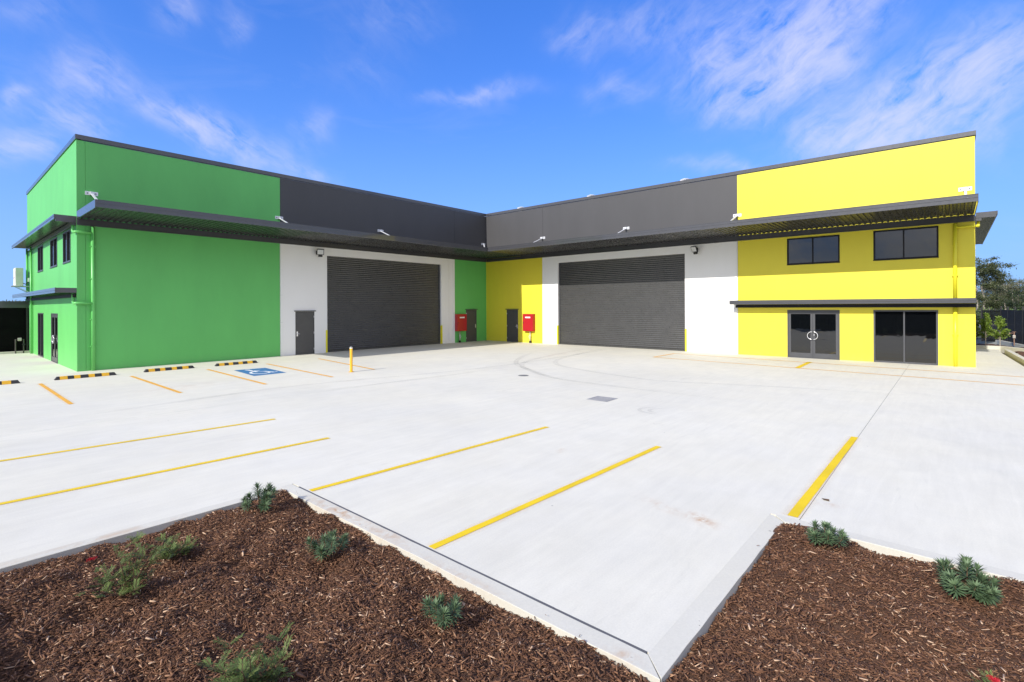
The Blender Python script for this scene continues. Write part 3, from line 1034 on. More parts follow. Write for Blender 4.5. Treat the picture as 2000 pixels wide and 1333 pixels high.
def glass_door(mp, a0, a1, z1, parent, flip=1):
    o = MB(mp)
    o.box(a0, a0 + 0.05, -0.06, 0.012, 0.0, z1)
    o.box(a1 - 0.05, a1, -0.06, 0.012, 0.0, z1)
    o.box(a0 + 0.0505, a1 - 0.0505, -0.06, 0.012, z1 - 0.05, z1)
    o.box(a0 + 0.0505, a1 - 0.0505, -0.06, 0.02, 0.002, 0.018)
    fr = o.build('entrance_door', 'frame_dark', parent, bevel=0.003)
    c = (a0 + a1) / 2
    for (l0, l1, sgn) in ((a0 + 0.055, c - 0.004, 1), (c + 0.004, a1 - 0.055, -1)):
        lf = MB(mp)
        st, top, bot = 0.085, 0.12, 0.20
        zb, zt = 0.022, z1 - 0.055
        lf.box(l0, l0 + st, -0.045, 0.0, zb, zt)
        lf.box(l1 - st, l1, -0.045, 0.0, zb, zt)
        lf.box(l0 + st + 0.0005, l1 - st - 0.0005, -0.045, 0.0, zb, zb + bot)
        lf.box(l0 + st + 0.0005, l1 - st - 0.0005, -0.045, 0.0, zt - top, zt)
        lf.build('door_leaf', 'frame_dark', fr, bevel=0.003)
        MB(mp).box(l0 + st - 0.004, l1 - st + 0.004, -0.026, -0.020, zb + bot - 0.004, zt - top + 0.004).build('pane', 'glass', fr)
        hc = (l1 - 0.028) if sgn == 1 else (l0 + 0.028)
        pts = [(hc - sgn * 0.165 * math.sin(R(t)), 0.055, 0.99 + 0.165 * math.cos(R(t))) for t in range(0, 181, 12)]
        pts = [(hc, 0.0, 1.155)] + pts + [(hc, 0.0, 0.825)]
        MB(mp).tube(pts, 0.015, 8).build('pull_handle', 'chrome', fr, smooth=True)
    lk = MB(mp)
    lk.tube([(c + 0.05, 0.001, 1.02), (c + 0.05, 0.02, 1.02)], 0.022, 12)
    lk.build('lock', 'chrome', fr)
    return fr


def steel_door(mp, a0, a1, parent, handle_at_high, z1=2.10):
    f = MB(mp)
    f.box(a0, a0 + 0.045, -0.10, 0.010, 0.0, z1)
    f.box(a1 - 0.045, a1, -0.10, 0.010, 0.0, z1)
    f.box(a0 + 0.0455, a1 - 0.0455, -0.10, 0.010, z1 - 0.045, z1)
    fr = f.build('steel_door', 'door_grey', parent, bevel=0.003)
    MB(mp).box(a0 + 0.048, a1 - 0.048, -0.055, -0.012, 0.012, z1 - 0.048).build('door_leaf', 'door_grey', fr, bevel=0.002)
    hd = MB(mp)
    hd.box(a0 - 0.06, a1 + 0.06, 0.003, 0.075, z1 + 0.012, z1 + 0.055)
    hd.build('head_flashing', 'door_grey', fr, bevel=0.003)
    ha = (a1 - 0.09) if handle_at_high else (a0 + 0.09)
    s = -1 if handle_at_high else 1
    h = MB(mp)
    h.box(ha - 0.035, ha + 0.035, -0.0115, 0.006, 0.90, 1.14)
    h.tube([(ha, 0.004, 1.02), (ha, 0.055, 1.02), (ha + s * 0.11, 0.055, 1.02)], 0.011, 8)
    h.build('door_handle', 'chrome', fr, bevel=0.002)
    hb = a0 + 0.03 if handle_at_high else a1 - 0.03
    for z in (0.25, 1.05, 1.85):
        MB(mp).tube([(hb, 0.018, z - 0.05), (hb, 0.018, z + 0.05)], 0.011, 8).build('hinge', 'galv', fr)
    return fr


def roller_door(mp, a0, a1, z1, parent):
    mb = MB(mp)
    pitch = 0.105
    prof = []
    z = 0.09
    while z < z1 + 0.05:
        for dz, dd in ((0.0, 0.0), (0.016, 0.018), (0.040, 0.028), (0.064, 0.018), (0.080, 0.0)):
            prof.append((dd - 0.170, z + dz))
        z += pitch
    prof = [q for q in prof if q[1] < z1 + 0.05]
    V, F = [], []
    A0, A1 = a0 + 0.05, a1 - 0.05
    for d, zz in prof:
        V += [(A0, d, zz), (A1, d, zz)]
    F = [(2 * i, 2 * i + 1, 2 * i + 3, 2 * i + 2) for i in range(len(prof) - 1)]
    mb.add(V, F)
    cur = mb.build('roller_door', 'roller', parent, recalc=False, smooth=True)
    b_ = MB(mp)
    b_.box(A0, A1, -0.185, -0.13, 0.012, 0.088)
    b_.build('bottom_rail', 'roller', cur, bevel=0.004)
    for (x0, x1) in ((a0 + 0.004, a0 + 0.052), (a1 - 0.052, a1 - 0.004)):
        MB(mp).box(x0, x1, -0.19, -0.11, 0.0, z1 - 0.003).build('guide_channel', 'frame_dark', cur, bevel=0.002)
    # lettering-free maker's plates and hand grips near the bottom
    for t in (0.3, 0.7):
        c = a0 + (a1 - a0) * t
        MB(mp).box(c - 0.16, c + 0.16, -0.149, -0.140, 1.02, 1.10).build('grip_plate', 'roller', cur, bevel=0.003)
    for (x0, x1) in ((a0 - 0.09, a0 - 0.002), (a1 + 0.002, a1 + 0.09)):
        gb = MB(mp)
        gb.box(x0, x1, 0.003, 0.011, 0.0, 1.15)
        gb.build('jamb_guard', 'yellow_pipe', parent, bevel=0.002)
    for (x0, x1) in ((a0 + 0.001, a0 + 0.0035), (a1 - 0.0035, a1 - 0.001)):
        MB(mp).box(x0, x1, -0.10, 0.0105, 0.0, 1.15).build('jamb_guard', 'yellow_pipe', parent)
    return cur


def cap(mp, a0, a1, parent, z0=8.50):
    c = MB(mp)
    c.box(a0, a1, -0.26, 0.035, z0, H)
    c.build('parapet_cap', 'trim', parent, bevel=0.004)


def low_canopy(mp, a0, a1, w, parent, inset=0.1):
    c = MB(mp)
    c.box(a0, a1, w - 0.035, w, 2.355, 2.54)
    c.box(a0, a1, w + 0.0005, w + 0.012, 2.445, 2.47)
    c.build('fascia', 'trim', parent, bevel=0.003)
    MB(mp).box(a0 + 0.005, a1 - 0.005, 0.003, w - 0.037, 2.42, 2.50).build('canopy_roof', 'trim', parent, bevel=0.003)
    for x0 in (a0, a1 - 0.03):
        MB(mp).box(x0, x0 + 0.03, 0.003, w - 0.037, 2.36, 2.415).build('end_fascia', 'trim', parent, bevel=0.002)
    MB(mp).box(a0 + inset, a1 - 0.002, 0.003, 0.10, 2.205, 2.335).build('wall_beam', 'frame_black', parent, bevel=0.003)


# ------------------------------------------------------------------ green warehouse
G = empty('green_warehouse', (LG / 2, -7, 0))
tag(G, 'green and charcoal warehouse unit on the left with dark roller door and long canopy', 'warehouse')
J = 0.006
RG = (4.06, 11.73, 0.0, 4.96)
# lower wall
wall_panel(mG, 21.30 + J, LG, 0, H - 0.2, 'green_paint', G)
wall_panel(mG, 14.14 + J, 21.30 - J, 0, 5.58, 'green_paint', G)
wall_panel(mG, 3.42 + J, 14.14 - J, 0, 5.58, 'white_paint', G, [RG, (12.43, 13.40, 0, 2.10)])
wall_panel(mG, 2.92 + J, 3.42 - J, 0, 5.58, 'white_paint', G)
wall_panel(mG, 0.0, 2.92 - J, 0, 5.58, 'green_paint', G, [(0.95, 1.93, 0, 2.10)])
# upper wall
wall_panel(mG, 14.12 + J, 21.30 - J, 5.58 + 0.003, H - 0.2, 'green_paint', G)
wall_panel(mG, 2.90 + J, 14.12 - J, 5.58 + 0.003, H - 0.2, 'charcoal_paint', G)
wall_panel(mG, 0.0, 2.90 - J, 5.58 + 0.003, H - 0.2, 'charcoal_paint', G)
for a, z1, mt in ((21.30, H - 0.21, 'green_paint'), (14.13, H - 0.21, 'sealant'), (3.42, 5.57, 'sealant'), (2.91, H - 0.21, 'sealant')):
    MB(mG).box(a - 0.02, a + 0.02, -0.15, -0.018, 0.0, z1).build('joint_sealant', mt, G)
for (x0, x1) in ((14.04, 14.118), (2.94, 3.10)):
    MB(mG).box(x0, x1, 0.003, 0.030, 0.0, 5.34).build('cover_strip', 'white_paint', G, bevel=0.003)
for z in (1.6, 2.9, 4.1):
    MB(mG).box(14.02, 14.16, 0.0305, 0.036, z - 0.02, z + 0.02).build('strip_clip', 'white_plastic', G)
# end wall, lit by the sun
EH = [(-9.85, -8.15, 4.10, 5.33), (-6.0, -4.2, 4.10, 5.33), (-2.8, -1.18, 4.10, 5.33), (-9.9, -8.12, 0, 2.10), (-5.85, -4.15, 0, 2.10)]
wall_panel(mE, YB, -T - J, 0, H - 0.2, 'green_paint', G, EH)
for q in EH[:3]:
    window(mE, *q, G, 'frame_dark')
window(mE, *EH[3], G, 'frame_dark', mull=(0.5,))
glass_door(mE, EH[4][0], EH[4][1], 2.10, G)
# rear and inner shell
MB().box(0, LG - T - 0.001, YB, YB + 0.2, 0, H - 0.25).build('rear_wall', 'interior', G)
MB().box(0.0, LG - T - 0.002, YB + 0.201, -T - 0.002, 8.1, 8.2).build('roof', 'roof_sheet', G)
MB().box(0.3, LG - T - 0.05, -11.0, -10.8, 0, 8.05).build('inner_partition', 'interior', G)
MB().box(0.3, LG - T - 0.05, -10.75, -T - 0.4, 2.9, 3.1).build('upper_floor', 'interior', G)
cap(mG, -0.26, LG + 0.035, G)
MB(mG).prism([(0.003, 0.003), (3.06, 0.003), (3.06, 3.06), (3.0, 3.30), (0.003, 3.30)], 5.664, 5.672).build('corner_light_stop', 'sheet_underside', G)  # added plate over the canopy corner, keeps sun from leaking onto the wall
MB(mE).box(YB, -0.2605, -0.26, 0.035, 8.50, H - 0.001).build('parapet_cap', 'trim', G, bevel=0.004)
# doors
steel_door(mG, 12.43, 13.40, G, True)
steel_door(mG, 0.95, 1.93, G, False)
roller_door(mG, RG[0], RG[1], RG[3], G)
# canopies
sheet_awning(mG, 0.06, LG, 3.1, G, (False, True), fa0=3.1)
for a in (21.12, 14.17, 8.51):
    bracket(mG, a, G)
bracket(mG, 0.28, G, diag=(1.6, 1.5))
# end canopies
ec = MB(mE)
ec.box(-13.75, -0.02, 0.58, 0.62, 5.51, 5.68)
ec.box(-13.75, -0.02, 0.6205, 0.63, 5.60, 5.62)
ec.build('fascia', 'trim', G, bevel=0.003)
MB(mE).box(-13.74, -0.03, 0.02, 0.578, 5.56, 5.60).build('canopy_sheet', 'sheet_underside', G)
MB(mE).box(-0.05, -0.02, 0.003, 0.578, 5.43, 5.675).build('end_fascia', 'trim', G, bevel=0.003)
MB(mE).box(-13.7, -0.06, 0.003, 0.08, 5.36, 5.53).build('wall_beam', 'trim', G, bevel=0.003)
lc = MB(mE)
lc.box(-13.8, -0.02, 0.565, 0.60, 2.87, 3.06)
lc.box(-13.8, -0.02, 0.6005, 0.612, 2.955, 2.975)
lc.build('fascia', 'trim', G, bevel=0.003)
MB(mE).box(-13.79, -0.055, 0.003, 0.563, 2.93, 3.0).build('canopy_roof', 'trim', G)
MB(mE).box(-0.05, -0.02, 0.003, 0.563, 2.88, 3.055).build('end_fascia', 'trim', G, bevel=0.003)
MB(mE).box(-13.7, -0.1, 0.003, 0.10, 2.72, 2.84).build('wall_beam', 'frame_black', G, bevel=0.003)
# downpipes round the outer corner
downpipe(mG, [(21.10, 0.075, 0.0), (21.10, 0.075, 5.32)], 0.062, 'green_pipe', G)
downpipe(mG, [(21.10, 0.085, 5.10), (21.62, 0.085, 5.10), (21.63, -0.20, 5.10), (21.63, -0.20, 5.36)], 0.050, 'green_pipe', G)
downpipe(mG, [(21.10, 0.085, 2.50), (21.62, 0.085, 2.50), (21.63, -0.20, 2.50), (21.63, -0.20, 2.86)], 0.050, 'green_pipe', G)
for z in (0.9, 1.9, 3.4, 4.6):
    clip(mG, 21.10, 0.12, z, 'green_pipe', G)
for a in (-11.6, -13.2):
    downpipe(mE, [(a, 0.075, 0.0), (a, 0.075, 5.5)], 0.05, 'green_pipe', G)

# ------------------------------------------------------------------ yellow warehouse
Y = empty('yellow_warehouse', (-6, LY / 2, 0))
tag(Y, 'yellow and charcoal warehouse unit on the right with roller door, windows and glass entrance', 'warehouse')
RY = (6.03, 13.92, 0.0, 4.96)
YH = [(18.58, 20.56, 0, 2.10), (21.72, 23.73, 0, 2.10), (18.58, 20.57, 4.11, 5.27), (21.73, 23.75, 4.11, 5.30)]
wall_panel(mY, 0.0, 4.85 - J, 0, 5.58, 'yellow_paint', Y, [(1.88, 2.85, 0, 2.10)])
wall_panel(mY, 4.85 + J, 5.00 - J, 0, 5.58, 'white_paint', Y)
wall_panel(mY, 5.00 + J, 16.48 - J, 0, 5.58, 'white_paint', Y, [RY])
wall_panel(mY, 16.48 + J, LY, 0, 5.58, 'yellow_paint', Y, YH)
wall_panel(mY, 0.0, 4.90 - J, 5.583, H - 0.2, 'charcoal_paint', Y)
wall_panel(mY, 4.90 + J, 16.46 - J, 5.583, H - 0.2, 'charcoal_paint', Y)
wall_panel(mY, 16.46 + J, LY, 5.583, H - 0.2, 'yellow_paint', Y)
for a, z1 in ((4.85, 5.57), (5.00, 5.57), (4.90, H - 0.21), (16.47, H - 0.21)):
    MB(mY).box(a - 0.02, a + 0.02, -0.15 - 0.002 * (z1 > 6), -0.018 - 0.002 * (z1 > 6), 0.0 if z1 < 6 or a > 10 else 5.6, z1).build('joint_sealant', 'sealant', Y)
MB(mY).box(16.36, 16.44, 0.003, 0.035, 0.0, 5.34).build('cover_strip', 'white_paint', Y, bevel=0.003)
MB(mY).box(4.87, 4.95, 0.003, 0.03, 0.0, 5.34).build('cover_strip', 'white_paint', Y, bevel=0.003)
wall_panel(mF, -12.0, -T - J, 0, H - 0.2, 'yellow_paint', Y)
MB().box(-12.0, -11.8, YB, LY - T - 0.001, 0, H - 0.25).build('rear_wall', 'interior', Y)
MB().box(-11.799, -T - 0.002, YB, YB + 0.2, 0, H - 0.25).build('rear_wall', 'interior', Y)
MB().box(-11.799, -T - 0.002, YB + 0.201, LY - T - 0.002, 8.1, 8.2).build('roof', 'roof_sheet', Y)
MB().box(-6.2, -6.0, 16.6, LY - T - 0.05, 0, 8.05).build('inner_partition', 'interior', Y)
MB().box(-5.98, -T - 0.4, 16.6, LY - T - 0.05, 2.9, 3.1).build('upper_floor', 'interior', Y)
MB(mY).box(0.036, LY + 0.035, -0.26, 0.035, 8.50, H - 0.002).build('parapet_cap', 'trim', Y, bevel=0.004)
MB(mF).box(-12.0, -0.261, -0.26, 0.034, 8.50, H - 0.003).build('parapet_cap', 'trim', Y, bevel=0.004)
glass_door(mY, YH[0][0], YH[0][1], 2.10, Y)
window(mY, *YH[1], Y, 'frame_dark', mull=(0.49,), fw_=0.06)
window(mY, *YH[2], Y, 'frame_black')
window(mY, *YH[3], Y, 'frame_black', mull=(0.48,))
steel_door(mY, 1.88, 2.85, Y, True)
roller_door(mY, RY[0], RY[1], RY[3], Y)
sheet_awning(mY, 3.16, LY, 3.1, Y, (False, True), fa0=3.1405)
MB(mY).box(0.12, 3.155, 0.003, 0.085, 5.35, 5.555).build('wall_beam', 'trim', Y, bevel=0.002)
for a in (4.89, 10.65, 16.47, 24.51):
    bracket(mY, a, Y)
low_canopy(mY, 16.30, LY, 0.66, Y)
MB(mY).box(16.30, 16.36, 0.003, 0.05, 2.0, 2.19).build('beam_cleat', 'galv', Y, bevel=0.002)
downpipe(mY, [(24.22, 0.075, 0.0), (24.22, 0.075, 2.20)], 0.062, 'yellow_pipe', Y)
downpipe(mY, [(24.22, 0.075, 2.55), (24.22, 0.075, 5.32)], 0.062, 'yellow_pipe', Y)
downpipe(mY, [(24.22, 0.085, 5.17), (24.86, 0.085, 5.17), (24.87, -0.2, 5.17), (24.87, -0.2, 5.36)], 0.045, 'yellow_pipe', Y)
for z in (1.2, 3.4, 4.5):
    clip(mY, 24.22, 0.12, z, 'yellow_pipe', Y)
# canopy on the far end
fc = MB(mF)
fc.box(-12, 0.0, 0.56, 0.60, 5.53, 5.67)
fc.build('fascia', 'trim', Y, bevel=0.003)
MB(mF).box(-11.99, -0.03, 0.02, 0.558, 5.55, 5.59).build('canopy_sheet', 'sheet_underside', Y)
MB(mF).box(-0.028, 0.0, 0.02, 0.558, 5.46, 5.665).build('end_fascia', 'trim', Y, bevel=0.003)
MB(mF).box(-11.9, -0.03, 0.003, 0.08, 5.35, 5.54).build('wall_beam', 'trim', Y, bevel=0.003)
MB(mF).box(-0.02, 0.004, 0.02, 0.17, 5.36, 5.45).build('beam_end', 'trim', Y)


# turbine ventilators on the yellow unit's roof
def roof_vent(c):
    root = MB().lathe([(0.20, 0.0), (0.20, 0.62), (0.24, 0.64), (0.24, 0.68), (0.20, 0.68)], 20, (c[0], c[1], 8.2)).build('roof_vent', 'galv', Y, smooth=False)
    fins = MB()
    k = 18
    for i in range(k):
        a = 2 * math.pi * i / k
        V = []
        for t in range(7):
            ph = -0.62 + 1.24 * t / 6
            r = 0.33 * math.cos(ph * 1.15)
            z = 9.04 + 0.19 * math.sin(ph * 1.35)
            for da, dr_ in ((-0.02, 0), (0.17, -0.045)):
                V.append((c[0] + (r + dr_) * math.cos(a + da), c[1] + (r + dr_) * math.sin(a + da), z))
        fins.add(V, [(2 * j, 2 * j + 1, 2 * j + 3, 2 * j + 2) for j in range(6)])
    fins.build('vane', 'galv', root, recalc=False)
    MB().lathe([(0.02, 0.205), (0.16, 0.19), (0.27, 0.145), (0.27, 0.135), (0.02, 0.135)], 20, (c[0], c[1], 9.04)).build('dome', 'galv', root, smooth=False)


for yy in (1.50, 7.19, 13.16):
    roof_vent((-2.0, yy))

# ------------------------------------------------------------------ things on the walls
def hydrant(mp, a0, a1, loc, label, text_dir):
    root = empty('hydrant_cabinet', loc)
    tag(root, label, 'fire cabinet', 'red fire cabinets in the inner corner')
    MB(mp).box(a0, a1, 0.016, 0.22, 0.74, 1.84).build('casing', 'red_enamel', root, bevel=0.006)
    MB(mp).box(a0 + 0.012, a1 - 0.012, 0.2205, 0.242, 0.752, 1.828).build('door_panel', 'red_enamel', root, bevel=0.005)
    c = (a0 + a1) / 2
    MB(mp).box(c - 0.21, c + 0.21, 0.2425, 0.245, 1.575, 1.66).build('label_plate', 'sign_white', root)
    la = a1 - 0.07 if text_dir > 0 else a0 + 0.07
    MB(mp).tube([(la, 0.2425, 1.28), (la, 0.262, 1.28)], 0.035, 12).build('latch', 'black_metal', root)
    pi_ = MB(mp)
    pi_.tube([(c + 0.1, 0.12, 0.02), (c + 0.1, 0.12, 0.30), (c + 0.1, 0.12, 0.735)], [0.035, 0.035, 0.03], 10)
    pi_.lathe([(0.02, 0), (0.055, 0.0), (0.055, 0.05), (0.02, 0.05)], 12, (c + 0.1, 0.12, 0.34)) if mp is mG else None
    pi_.build('riser_pipe', 'brass_grey', root, smooth=True)
    MB(mp).box(c + 0.045, c + 0.155, 0.06, 0.18, 0.004, 0.14).build('valve_body', 'black_metal', root, bevel=0.015)
    MB(mp).tube([(c + 0.16, 0.15, 0.46), (c + 0.1, 0.17, 0.5), (c + 0.03, 0.16, 0.42), (c + 0.06, 0.15, 0.28)], 0.014, 6).build('chain', 'galv', root)
    MB(mp).box(a0 + 0.1, a1 - 0.1, 0.003, 0.0155, 0.9, 1.7).build('mounting_plate', 'red_enamel', root)


hydrant(mG, 2.08, 2.93, (2.5, 0, 0), 'red fire cabinet on the short green wall, left of the inner corner', 1)
hydrant(mY, 3.43, 4.27, (0, 3.85, 0), 'red fire cabinet on the sunlit yellow wall, right of the inner corner', -1)


def floodlight(mp, a, z, loc, label, yaw):
    root = empty('floodlight', loc)
    tag(root, label, 'floodlight', 'floodlights beside the roller doors')
    MB(mp).box(a - 0.06, a + 0.06, 0.003, 0.03, z - 0.1, z + 0.1).build('wall_plate', 'black_metal', root, bevel=0.003)
    MB(mp).bar((a, 0.03, z - 0.02), (a, 0.24, z - 0.10), 0.05, 0.03).build('arm', 'black_metal', root)
    c = Vector((a, 0.34, z + 0.02))
    sd = Vector((math.cos(yaw), math.sin(yaw), 0))
    nd = Vector((-math.sin(yaw), math.cos(yaw), -0.42)).normalized()
    up = sd.cross(nd)
    if up.z < 0:
        up = -up

    def ob(c_, w, h, t):
        return [tuple(c_ + sd * (sx * w / 2) + up * (sz * h / 2) + nd * (st * t / 2)) for st in (-1, 1) for sx, sz in ((-1, -1), (1, -1), (1, 1), (-1, 1))]
    fs = [(0, 3, 2, 1), (4, 5, 6, 7), (0, 1, 5, 4), (1, 2, 6, 5), (2, 3, 7, 6), (3, 0, 4, 7)]
    MB(mp).add(ob(c, 0.34, 0.30, 0.07), fs).build('housing', 'black_metal', root, bevel=0.01)
    MB(mp).add(ob(c + nd * 0.038, 0.28, 0.235, 0.006), fs).build('lens', 'lens', root)
    MB(mp).add(ob(c - up * 0.21, 0.20, 0.09, 0.10), fs).build('driver_box', 'black_metal', root, bevel=0.008)


floodlight(mG, 12.27, 5.06, (12.27, 0.0, 5.0), 'black floodlight on the white wall left of the green unit roller door', R(-25))
floodlight(mY, 14.54, 5.08, (0.0, 14.54, 5.0), 'black floodlight on the white wall right of the yellow unit roller door', R(25))

# air conditioner on its wall shelf
ac = empty('air_conditioner', (21.9, -13.2, 3.5))
tag(ac, 'beige air conditioner on a wall shelf at the far end of the green wall', 'air conditioner')
MB().box(21.80, 22.10, -13.75, -12.85, 3.52, 4.46).build('casing', 'ac_casing', ac, bevel=0.012)
MB().box(22.101, 22.112, -13.72, -12.88, 3.55, 4.43).build('front_grille', 'white_plastic', ac, bevel=0.003)
for z in np.arange(3.62, 4.38, 0.06):
    MB().box(22.1125, 22.122, -13.62, -13.02, z, z + 0.025).build('grille_slat', 'red_enamel' if 3.9 < z < 3.95 else 'white_plastic', ac)
sh = MB()
for yy in (-13.65, -12.95):
    sh.bar((21.56, yy, 3.49), (22.20, yy, 3.49), 0.05, 0.04)
    sh.bar((21.57, yy, 3.18), (22.05, yy, 3.47), 0.04, 0.03)
sh.box(21.7, 22.22, -13.8, -12.8, 3.512, 3.518)
sh.build('shelf', 'galv', ac)
MB().tube([(21.80, -12.9, 3.65), (21.72, -12.8, 3.60), (21.64, -12.6, 3.72), (21.60, -12.5, 3.9)], 0.022, 8).build('refrigerant_line', 'black_metal', ac, smooth=True)
MB().box(21.56, 21.66, -12.55, -12.42, 3.72, 3.92).build('isolator_switch', 'white_plastic', ac, bevel=0.006)

# ------------------------------------------------------------------ things on the pavement
def wheel_stop():
    root = empty('wheel_stop')
    Ln, n = 1.62, 9
    hw, tw, h = 0.085, 0.05, 0.10
    # body between bands: trapezoid section pieces, black and yellow in turn
    xs_ = [-Ln / 2 + Ln * t for t in (0, 0.13, 0.255, 0.37, 0.47, 0.60, 0.70, 0.80, 0.92, 1.0)]
    mb, mr = MB(), []
    for i in range(len(xs_) - 1):
        x0, x1 = xs_[i] + 0.0008, xs_[i + 1] - 0.0008
        t0 = x0 + 0.06 if i == 0 else x0
        t1 = x1 - 0.06 if i == len(xs_) - 2 else x1
        V = [(x0, -hw, 0.002), (x0, hw, 0.002), (x1, hw, 0.002), (x1, -hw, 0.002), (t0, -tw, h), (t0, tw, h), (t1, tw, h), (t1, -tw, h)]
        F = [(0, 1, 2, 3), (4, 7, 6, 5), (0, 4, 5, 1), (1, 5, 6, 2), (2, 6, 7, 3), (3, 7, 4, 0)]
        yel = i in (1, 3, 5, 7)
        MB().add(V, F).build('reflective_band' if yel else 'rubber_block', 'stop_yellow' if yel else 'rubber_black', root, bevel=0.006)
    for x in (-0.55, 0.0, 0.55):
        MB().tube([(x, 0, h + 0.0005), (x, 0, h + 0.004)], 0.018, 10).build('bolt', 'cast_iron', root)
    return root


def copy_tree(o, parent=None):
    c = o.copy()
    COL.objects.link(c)
    c.parent = parent
    if parent is not None:
        c.matrix_parent_inverse = o.matrix_parent_inverse.copy()
    for ch in o.children:
        copy_tree(ch, c)
    return c


WS = wheel_stop()
for i, (x, y, lb) in enumerate(((21.65, 2.25, 'black and yellow wheel stop in front of the green corner downpipe'),
                                (24.05, 2.25, 'black and yellow wheel stop cut off by the left edge of the photo'),
                                (19.22, 2.12, 'black and yellow wheel stop against the green wall, between the outer two bay lines'),
                                (16.88, 2.12, 'black and yellow wheel stop behind the blue accessible parking symbol'))):
    o = WS if i == 0 else copy_tree(WS)
    o.location = (x, y, 0)
    o.rotation_euler = (0, 0, R((1.5, -1.0, 2.0, 1.0)[i]))
    tag(o, lb, 'wheel stop', 'wheel stops along the green wall')

bo = empty('bollard', (15.24, 7.95, 0))
tag(bo, 'slim yellow steel bollard standing on the concrete in front of the green unit roller door', 'bollard')
MB().lathe([(0.049, 0.012), (0.049, 0.84)], 20, (15.24, 7.95, 0)).build('post', 'bollard_yellow', bo, smooth=False)
MB().lathe([(0.050, 0.8405), (0.0515, 0.842), (0.0515, 0.868), (0.050, 0.87)], 20, (15.24, 7.95, 0)).build('reflective_collar', 'sign_white', bo)
MB().lathe([(0.049, 0.8705), (0.049, 0.885), (0.035, 0.905), (0.005, 0.912)], 20, (15.24, 7.95, 0)).build('cap', 'cast_iron', bo, smooth=True)
MB().lathe([(0.10, 0.0035), (0.10, 0.0115), (0.05, 0.0118)], 20, (15.24, 7.95, 0)).build('base_plate', 'bollard_yellow', bo)


def grate(cx, cy, s, rz, label):
    root = empty('drain_grate', (cx, cy, 0), rz)
    tag(root, label, 'drain grate', 'steel drain grates')
    mb = MB()
    h = s / 2
    mb.box(-h, h, -h, -h + 0.025, 0.002, 0.008)
    mb.box(-h, h, h - 0.025, h, 0.002, 0.008)
    mb.box(-h, -h + 0.025, -h + 0.0255, h - 0.0255, 0.002, 0.008)
    mb.box(h - 0.025, h, -h + 0.0255, h - 0.0255, 0.002, 0.008)
    mb.build('frame', 'grate_steel', root)
    k = 18
    for i in range(k):
        x = -h + 0.03 + (s - 0.06) * (i + 0.5) / k
        MB().box(x - 0.007, x + 0.007, -h + 0.026, h - 0.026, 0.0022, 0.007).build('bar', 'grate_steel', root)
    MB().box(-h + 0.0255, h - 0.0255, -h + 0.0255, h - 0.0255, 0.0012, 0.0018).build('pit', 'sealant', root)


grate(14.17, 17.56, 0.56, R(2), 'square steel drain grate set in the middle of the concrete yard')
grate(14.56, 8.09, 0.52, R(0), 'square steel drain grate beside the yellow bollard')
mh = MB()
mh.lathe([(0.175, 0.0018), (0.175, 0.006), (0.16, 0.007)], 32, (12.1, 13.31, 0))
mh = mh.build('manhole_cover', 'cast_iron')
tag(mh, 'small round dark manhole cover in the middle of the concrete yard', 'manhole cover')

# a dry leaf on the slab by the kerb
lf = MB()
lf.add([(18.16, 22.94, 0.003), (18.19, 23.0, 0.016), (18.22, 23.03, 0.006), (18.17, 23.02, 0.012), (18.22, 22.97, 0.012)], [(0, 4, 1), (4, 2, 1), (0, 1, 3), (1, 2, 3)])
tag(lf.build('dry_leaf', 'stem_brown'), 'dry brown leaf lying on the concrete beside the right yellow line', 'leaf')

# ------------------------------------------------------------------ plants
def leaves_mesh(name, mat, parent, P, D, U, L, Wd, tone, fold=0.25):
    """many narrow leaves: base P, direction D, normal-ish U, length L, width Wd"""
    P, D, U = np.asarray(P), np.asarray(D), np.asarray(U)
    n = len(P)
    D = D / np.linalg.norm(D, axis=1, keepdims=True)
    S = np.cross(D, U)
    S /= np.linalg.norm(S, axis=1, keepdims=True) + 1e-9
    Nn = np.cross(S, D)
    L = np.asarray(L)[:, None]
    Wd = np.asarray(Wd)[:, None]
    mid = P + D * L * 0.5 - Nn * L * 0.03
    tip = P + D * L - Nn * L * 0.14
    V = np.stack([P, mid + S * Wd / 2 + Nn * Wd * fold, mid - S * Wd / 2 + Nn * Wd * fold, mid, tip], 1).reshape(-1, 3)
    q = np.array([(0, 1, 3), (0, 3, 2), (1, 4, 3), (3, 4, 2)])
    F = (np.arange(n)[:, None, None] * 5 + q[None]).reshape(-1, 3)
    return np_mesh(name, V, F, mat, parent, np.repeat(tone, 5))


